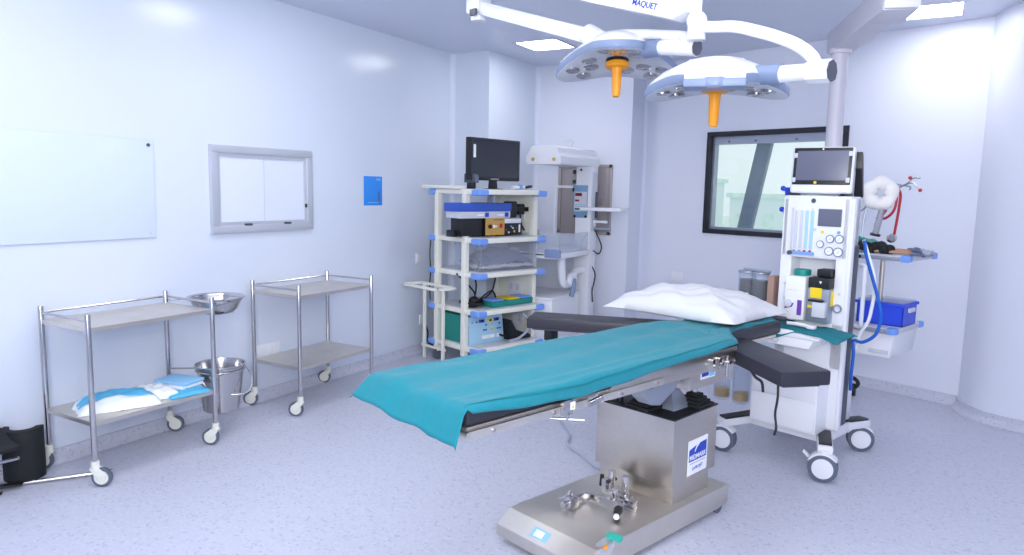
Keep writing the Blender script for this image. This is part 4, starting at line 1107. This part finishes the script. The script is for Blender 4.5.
MB().tube([(.01, .06, .022), (.0, .14, .035), (-.04, .20, .03), (-.08, .10, .012), (-.1, .0, .012)], .009, 8).build('lead', M['black'], v)
MB().box(-.015, .03, -.01, .02, .01, .044, .004).build('button', M['bumper'], v)
# shelf 2
v = on_cart('gold_unit', 'ochre fronted power unit with a red switch under the blue lidded device', 'power unit', -.0, .30, 1.183)
MB().box(-.20, .09, -.115, .115, .012, .165, .004).build('case', M['black'], v)
MB().box(.09, .093, -.115, .115, .012, .165).build('front', M['gold'], v)
MB().box(.093, .1, .055, .085, .075, .115, .002).build('switch', M['red'], v)
MB().cyl((.093, -.065, .09), (.105, -.065, .09), .019, n=16).build('socket', M['black'], v)
MB().cyl((.093, -.015, .09), (.10, -.015, .09), .015, n=16).cyl((.093, .015, .09), (.098, .015, .09), .009, n=12).build('dial', M['paper'], v)
MB().box(.093, .0935, -.02, .09, .145, .152).build('lettering_strip', M['ink2'], v)
for y in (-.08, .08): MB().box(.03, .07, y-.02, y+.02, 0, .013).build('foot', M['black'], v)
v = on_cart('black_unit', 'black power supply box left of the ochre unit on the cart', 'power unit', -.02, .04, 1.183)
MB().box(-.07, .09, -.11, .13, .008, .165, .004).build('case', M['black'], v); MB().box(-.07, .03, -.16, -.11, .0, .06, .006).build('plug_block', M['black'], v)
v = on_cart('blue_lid_device', 'flat grey device with a blue lid on top of the ochre and black units', 'device', -.01, .19, 1.349)
MB().box(-.10, .11, -.30, .29, .0, .06, .005).build('case', M['lgrey'], v)
MB().box(-.105, .115, -.32, .30, .06, .135, .008).build('lid', M['bluebox'], v)
for y in (-.06, .18):
    MB().box(.1105, .112, y+.04, y+.085, .01, .05).build('blue_tag', M['ink'], v); MB().box(.1105, .112, y-.05, y+.025, .022, .034).build('marking', M['paper'], v)
v = on_cart('small_recorder', 'small black box with a white top right of the ochre unit on the cart', 'recorder', -.0, .53, 1.183)
MB().box(-.15, .08, -.10, .12, .008, .115, .004).build('case', M['black'], v); MB().box(-.155, .085, -.105, .105, .115, .158, .006).build('top_cover', M['white'], v)
for k, (y, z, c) in enumerate(((-.08, .05, 'red'), (-.05, .03, 'paper'), (.0, .07, 'lgrey'), (.02, .04, 'yellow'), (.045, .07, 'dgrey'), (-.02, .085, 'bumper'))): MB().box(.08, .084, y-.008, y+.008, z-.008, z+.008).build('button', M[c], v)
MB().box(.08, .083, .075, .095, .03, .10).build('label', M['paper'], v)
for y, lab, s in ((.46, 'large black mains adaptor plugged in behind the blue lidded device', 1.25), (.59, 'smaller black plug right of the mains adaptor on the cart', .85)):
    v = on_cart('mains_plug', lab, 'plug', .03, y+.08, 1.425, 0)
    MB().box(-.03*s, .03*s, -.045*s, .045*s, -.06*s, .06*s, .012).box(-.03, .03, .03, .755-.002-(y+.08), -.02, .02, .004).build('body', M['black'], v)
    MB().tube([(0, 0, -.06*s), (.01, .01, -.14), (.03, .03, -.2)], .008, 8).build('lead', M['black'], v)
# shelf 3: clear bin
v = on_cart('storage_bin', 'clear plastic bin holding grey and white cloth on the middle cart shelf', 'bin', -.0, .40, .877)
b = MB(); W_, D_, H_ = .19, .34, .265
for (a, c, e, g) in ((-W_, W_, -D_, -D_+.005), (-W_, W_, D_-.005, D_), (-W_, -W_+.005, -D_, D_), (W_-.005, W_, -D_, D_)): b.box(a, c, e, g, .0, H_)
b.box(-W_, W_, -D_, D_, 0, .005); b.build('body', M['frost'], v)
o = MB().grid(lambda u, w: Vector(((u-.5)*.34, (w-.5)*.60, .06+.12*math.sin(PI*w)**.6*math.sin(PI*u)**.4+.02*nz(u*9, w*14))), 18, 26).build('grey_cloth_bundle', M['clothgrey'], None, 70, solid=.01)
o.location = CF @ Vector((.0, .40, .884)); o.rotation_euler = (0, 0, R(-17)); tag(o, 'crumpled grey blue cloth inside the clear bin', 'cloth')
o = MB().grid(lambda u, w: Vector(((u-.5)*.33, (w-.5)*.62, .02+.045*math.sin(PI*w)**.5*math.sin(PI*u)**.3+.01*nz(u*12, w*12))), 18, 26).build('white_cloth_bundle', M['pillow'], None, 70, solid=.008)
o.location = CF @ Vector((.005, .41, .884)); o.rotation_euler = (0, 0, R(-17)); tag(o, 'folded white cloth lying at the bottom of the clear bin', 'cloth')
# shelf 4: tray and cables
v = on_cart('sorting_tray', 'teal tray with blue and yellow dividers on the lower cart shelf', 'tray', .04, .47, .539)
MB().prism([(-.25, 0), (.25, 0), (.265, .05), (-.265, .05)], -.10, .13, 'x', .006).build('body', M['tealbox'], v)
for y, c in ((-.17, 'bumper'), (.03, 'yellow'), (.19, 'bumper')): MB().box(-.07, .115, y-.075, y+.075, .051, .066, .006).build('divider', M[c], v)
b = MB()
random.seed(4)
for k in range(5):
    r_ = .07+.015*k; b.tube([(r_*math.cos(a*PI/5)*.9, r_*math.sin(a*PI/5)*.8, .012+.008*k+.005*math.sin(a*2+k)) for a in range(10)], .008, 8, True, 3)
b.tube([(.0, .0, .03), (.02, .02, .12), (-.02, -.05, .22), (-.05, -.14, .31)], .008, 8); b.tube([(.0, .02, .03), (.0, .05, .15), (.03, .02, .24), (.02, -.02, .30)], .008, 8)
b.tube([(.02, .04, .03), (.03, .13, .10), (.03, .22, .13), (.02, .27, .06), (.0, .18, .04), (.0, .10, .06)], .008, 8); b.tube([(.02, .1, .05), (.02, .22, .12), (.0, .28, .22), (-.02, .3, .30)], .008, 8)
b.sphere((.0, .03, .05), .045, (1, 1.2, 1), 12)
o = b.build('cable_bundle', M['cable']); o.location = CF @ Vector((.0, .11, .539)); o.rotation_euler = (0, 0, R(-17)); tag(o, 'tangled bundle of black cables left of the teal tray', 'cables')
# bottom shelf: electrosurgical unit
v = on_cart('electrosurgical_unit', 'teal cased unit with a pale blue control panel on the bottom cart shelf', 'electrosurgical unit', .0, .25, .199)
MB().box(-.48, .03, -.21, .195, .0, .255, .008).build('case', M['tealbox'], v)
fpan = MB().prism([(.03, .0), (.075, .0), (.045, .25), (.03, .25)], -.215, .20, 'y', .004).build('front_panel', M['panelblue'], v)
def fp(y, z): return Vector((.0755-.03*(z/.25), y, z))
def knob(y, z, w, hh, c): MB().box(fp(y, z).x-.002, fp(y, z).x+.004, y-w, y+w, z-hh, z+hh).build('display' if c == 'black' else 'button', M[c], fpan)
for y, c in ((-.06, 'ink'), (.04, 'yellow'), (.12, 'ink')): knob(y, .205, .032, .014, c); knob(y+.006, .203, .014, .010, 'black')
for y, z, c in ((-.17, .20, 'bumper'), (-.12, .20, 'ink2'), (-.01, .165, 'ink'), (.06, .165, 'yellow'), (.155, .165, 'ink'), (-.04, .12, 'ink'), (-.015, .12, 'ink'), (.05, .125, 'yellow'), (.075, .125, 'yellow'), (.13, .12, 'ink'), (.16, .12, 'ink')): knob(y, z, .009, .007, c)
for y, w in ((-.03, .04), (.05, .035), (.135, .02)): knob(y, .055, w, .016, 'paper')
MB().tube([(.075, .14, .06), (.11, .22, .03), (.10, .32, .02)], .010, 8).build('cord', M['cable'], v)
v = on_cart('foot_pedal', 'black foot pedal lying right of the teal unit on the bottom cart shelf', 'foot pedal', .05, .575, .199)
MB().prism([(-.10, 0), (.16, 0), (.16, .03), (-.04, .09), (-.10, .20), (-.12, .20)], -.12, .10, 'x', .008).build('pedal', M['foam'], v)
tag(MB().tube([CF @ Vector(p) for p in ((.16, .60, .45), (.19, .66, .38), (.19, .66, .30), (.17, .56, .22), (.15, .44, .20))], .012, 10).build('suction_tube', M['gcable']), 'pale tube looping in front of the foot pedal on the cart', 'tube')
for k, (z0, z1, lab) in enumerate(((1.14, .86, 'thin dark lead hanging at the upper left of the cart'), (.82, .55, 'thin dark lead hanging lower at the left of the cart'))):
    tag(MB().tube([CF @ Vector(p) for p in ((-.478, .0, z0), (-.492, .0, (z0+z1)/2), (-.482, .0, z1))], .006, 6).build('hanging_lead', M['cable']), lab, 'cable')
tag(MB().tube([CF @ Vector(p) for p in ((.10, .09, 1.12), (.09, .07, 1.03), (.11, .10, .95), (.10, .08, .88))], .006, 6).build('hanging_lead', M['cable']), 'thin dark lead in front of the clear bin on the cart', 'cable')

# ------------------------------------------------------------------ infant warmer in the alcove
t = thing('infant_warmer', 'white infant warmer with an overhead hood and control column in the alcove', 'infant warmer', (-3.055, 6.82, 0), 0)
hd = MB().prism([(-.25, 1.85), (.085, 1.85), (.10, 1.865), (.10, 1.925), (.075, 1.95), (.055, 2.01), (.03, 2.025), (-.19, 2.025), (-.22, 2.01), (-.24, 1.95), (-.265, 1.925), (-.265, 1.865)], -.84, .06, 'y', .006).build('heater_hood', M['whiteg'], t)
for x in (-.19, .03): MB().cyl((x, -.836, 1.895), (x, -.848, 1.895), .017, n=16).build('hood_screw', M['gold'], hd)
MB().tube([(-.02, -.35, 2.02), (-.02, -.35, 2.10), (-.12, -.35, 2.10)], .006, 8).build('hood_hook', M['lgrey'], hd)
cl = MB().box(-.075, .095, -.12, .05, .25, 1.86, .012).build('column', M['whiteg'], t)
MB().box(.095, .100, -.09, .03, 1.2, 1.80, .003).build('side_cover', M['lgrey'], cl)
pn = MB().box(-.09, .062, -.127, -.119, 1.335, 1.665, .003).build('control_panel', M['warmblue'], cl)
MB().box(-.083, .055, -.130, -.126, 1.40, 1.60).build('panel_face', M['lgrey'], pn)
for (xa, xb, za, zb, c) in ((-.075, .0, 1.555, 1.587, 'dred'), (-.075, -.03, 1.50, 1.52, 'dred'), (-.075, -.022, 1.415, 1.432, 'dgreen')): MB().box(xa, xb, -.133, -.129, za, zb).build('display', M[c], pn)
for k in range(8): MB().box(-.07+.03*(k % 4), -.052+.03*(k % 4), -.133, -.129, 1.455-.02*(k//4)+.01, 1.462-.02*(k//4)+.01).build('key', M['warmblue'], pn)
for x in (-.075, .048): MB().cyl((x, -.127, 1.35), (x, -.14, 1.35), .013, n=12).build('knob', M['black'], pn)
MB().cyl((-.02, -.119, 1.82), (-.02, -.126, 1.82), .012, n=12).build('sensor', M['black'], cl)
for z in (1.80, 1.70, 1.62): MB().box(-.125, -.105, -.10, -.06, z-.02, z+.02, .004).build('port', M['black'] if z != 1.70 else M['dgreen'], cl)
MB().box(.1005, .112, -.02, .03, 1.33, 1.60, .004).build('gas_block', M['dgrey'], cl)
# side tray
MB().box(.02, .46, -.22, .04, 1.41, 1.445, .010).build('side_tray', M['whiteg'], t)
MB().box(.07, .24, -.05, .0, 1.285, 1.31, .004).box(.08, .11, -.04, -.01, 1.25, 1.30, .004).build('tray_arm', M['white'], t)
MB().tube([(-.30, -.14, 1.66), (-.30, -.15, 1.3), (-.30, -.15, 1.15)], .008, 8).build('rail_post', M['white'], t)
MB().box(-.30, -.10, -.15, -.13, 1.635, 1.66, .004).build('rail_bar', M['white'], t)
# bed
bed = MB().box(-.48, .11, -.82, -.14, .965, 1.02, .012).build('mattress_tray', M['whiteg'], t)
MB().box(-.45, .08, -.80, -.17, 1.02, 1.045, .01).build('mattress', M['white'], bed)
for (xa, xb, ya, yb) in ((.09, .098, -.80, -.16), (-.47, -.462, -.80, -.16), (-.47, .098, -.808, -.80)): MB().box(xa, xb, ya, yb, 1.02, 1.20, .002).build('clear_side', M['clear'], bed)
MB().box(-.05, .115, -.838, -.80, .975, 1.055, .012).build('corner_grip', M['grip'], bed)
MB().box(-.46, -.06, -.832, -.818, .995, 1.005).build('front_rail', M['black'], bed)
sup = MB().tube([(-.0, -.56, .98), (.0, -.56, .86), (.0, -.52, .72), (.0, -.43, .68), (.0, -.34, .72), (.0, -.24, .79), (.02, -.10, .80)], .04, 14).build('tilt_support', M['whiteg'], t)
MB().tube([(.07, -.42, .74), (.085, -.45, .66), (.08, -.48, .57)], .026, 12).build('tilt_lever', M['grey'], sup)
MB().cyl((.03, -.42, .73), (.075, -.42, .73), .075, n=20, bev=.006).build('tilt_pivot', M['white'], sup)
dr = MB().box(-.42, .02, -.78, -.16, .13, .56, .01).build('drawer_cabinet', M['whiteg'], t)
MB().box(-.43, .03, -.79, -.15, .56, .585, .008).build('cabinet_top', M['white'], dr)
MB().box(-.40, .0, -.788, -.778, .34, .545, .004).box(-.40, .0, -.788, -.778, .15, .325, .004).build('drawer_front', M['white'], dr)
for (x, y) in ((-.40, -.74), (.0, -.74), (-.40, .02), (.04, .02)): MB().cyl((x-.012, y, .05), (x+.012, y, .05), .05, n=20, bev=.005).build('caster', M['rubber'], t)
MB().bar((-.40, -.76, .11), (-.40, .06, .11), .06, .05, .01).bar((.02, -.76, .11), (.02, .06, .11), .06, .05, .01).bar((-.40, .02, .11), (.04, .02, .11), .08, .05, .01).box(-.1, .07, -.1, .1, .1, .27).build('base_frame', M['whiteg'], t)
MB().tube([(.09, -.02, 1.24), (.14, -.03, 1.16), (.19, -.03, 1.05), (.16, -.02, .97), (.09, -.02, 1.0)], .007, 8).tube([(.085, -.02, .84), (.13, -.03, .76), (.12, -.03, .66), (.10, -.02, .58), (.11, -.02, .46)], .007, 8).build('lead', M['cable'], t)
MB().box(.07, .28, -.03, .0, 1.215, 1.235, .003).build('hand_rail', M['alu'], t)

# steel hatch on the alcove wall
t = thing('pass_hatch', 'grey steel double door hatch on the alcove wall behind the infant warmer', 'hatch', (0, 7.06, 0))
b = MB(); a0, a1, c0, c1 = -3.50, -2.878, 1.15, 1.885
for (xa, xb, za, zb) in ((a0, a1, c1-.035, c1), (a0, a1, c0, c0+.035), (a0, a0+.035, c0, c1), (a1-.035, a1, c0, c1)): b.box(xa, xb, -.03, .0, za, zb, .003)
b.build('frame', M['hatch'], t)
for xa, xb in ((a0+.037, (a0+a1)/2-.003), ((a0+a1)/2+.003, a1-.037)):
    dd = MB().box(xa, xb, -.018, -.004, c0+.037, c1-.037, .003).build('door', M['hatch'], t)
MB().tube([(a1-.09, -.018, 1.60), (a1-.085, -.045, 1.56), (a1-.105, -.045, 1.50), (a1-.11, -.018, 1.46)], .009, 8).build('handle', M['chrome'], t)

# ------------------------------------------------------------------ world and colour
w = bpy.data.worlds.new('overcast_sky'); SC.world = w; w.use_nodes = True
bg = w.node_tree.nodes['Background']; bg.inputs['Color'].default_value = lin((232, 245, 249)); bg.inputs['Strength'].default_value = 1.0
SC.view_settings.view_transform = 'Standard'
SC.view_settings.look = 'None'
SC.view_settings.exposure = .06
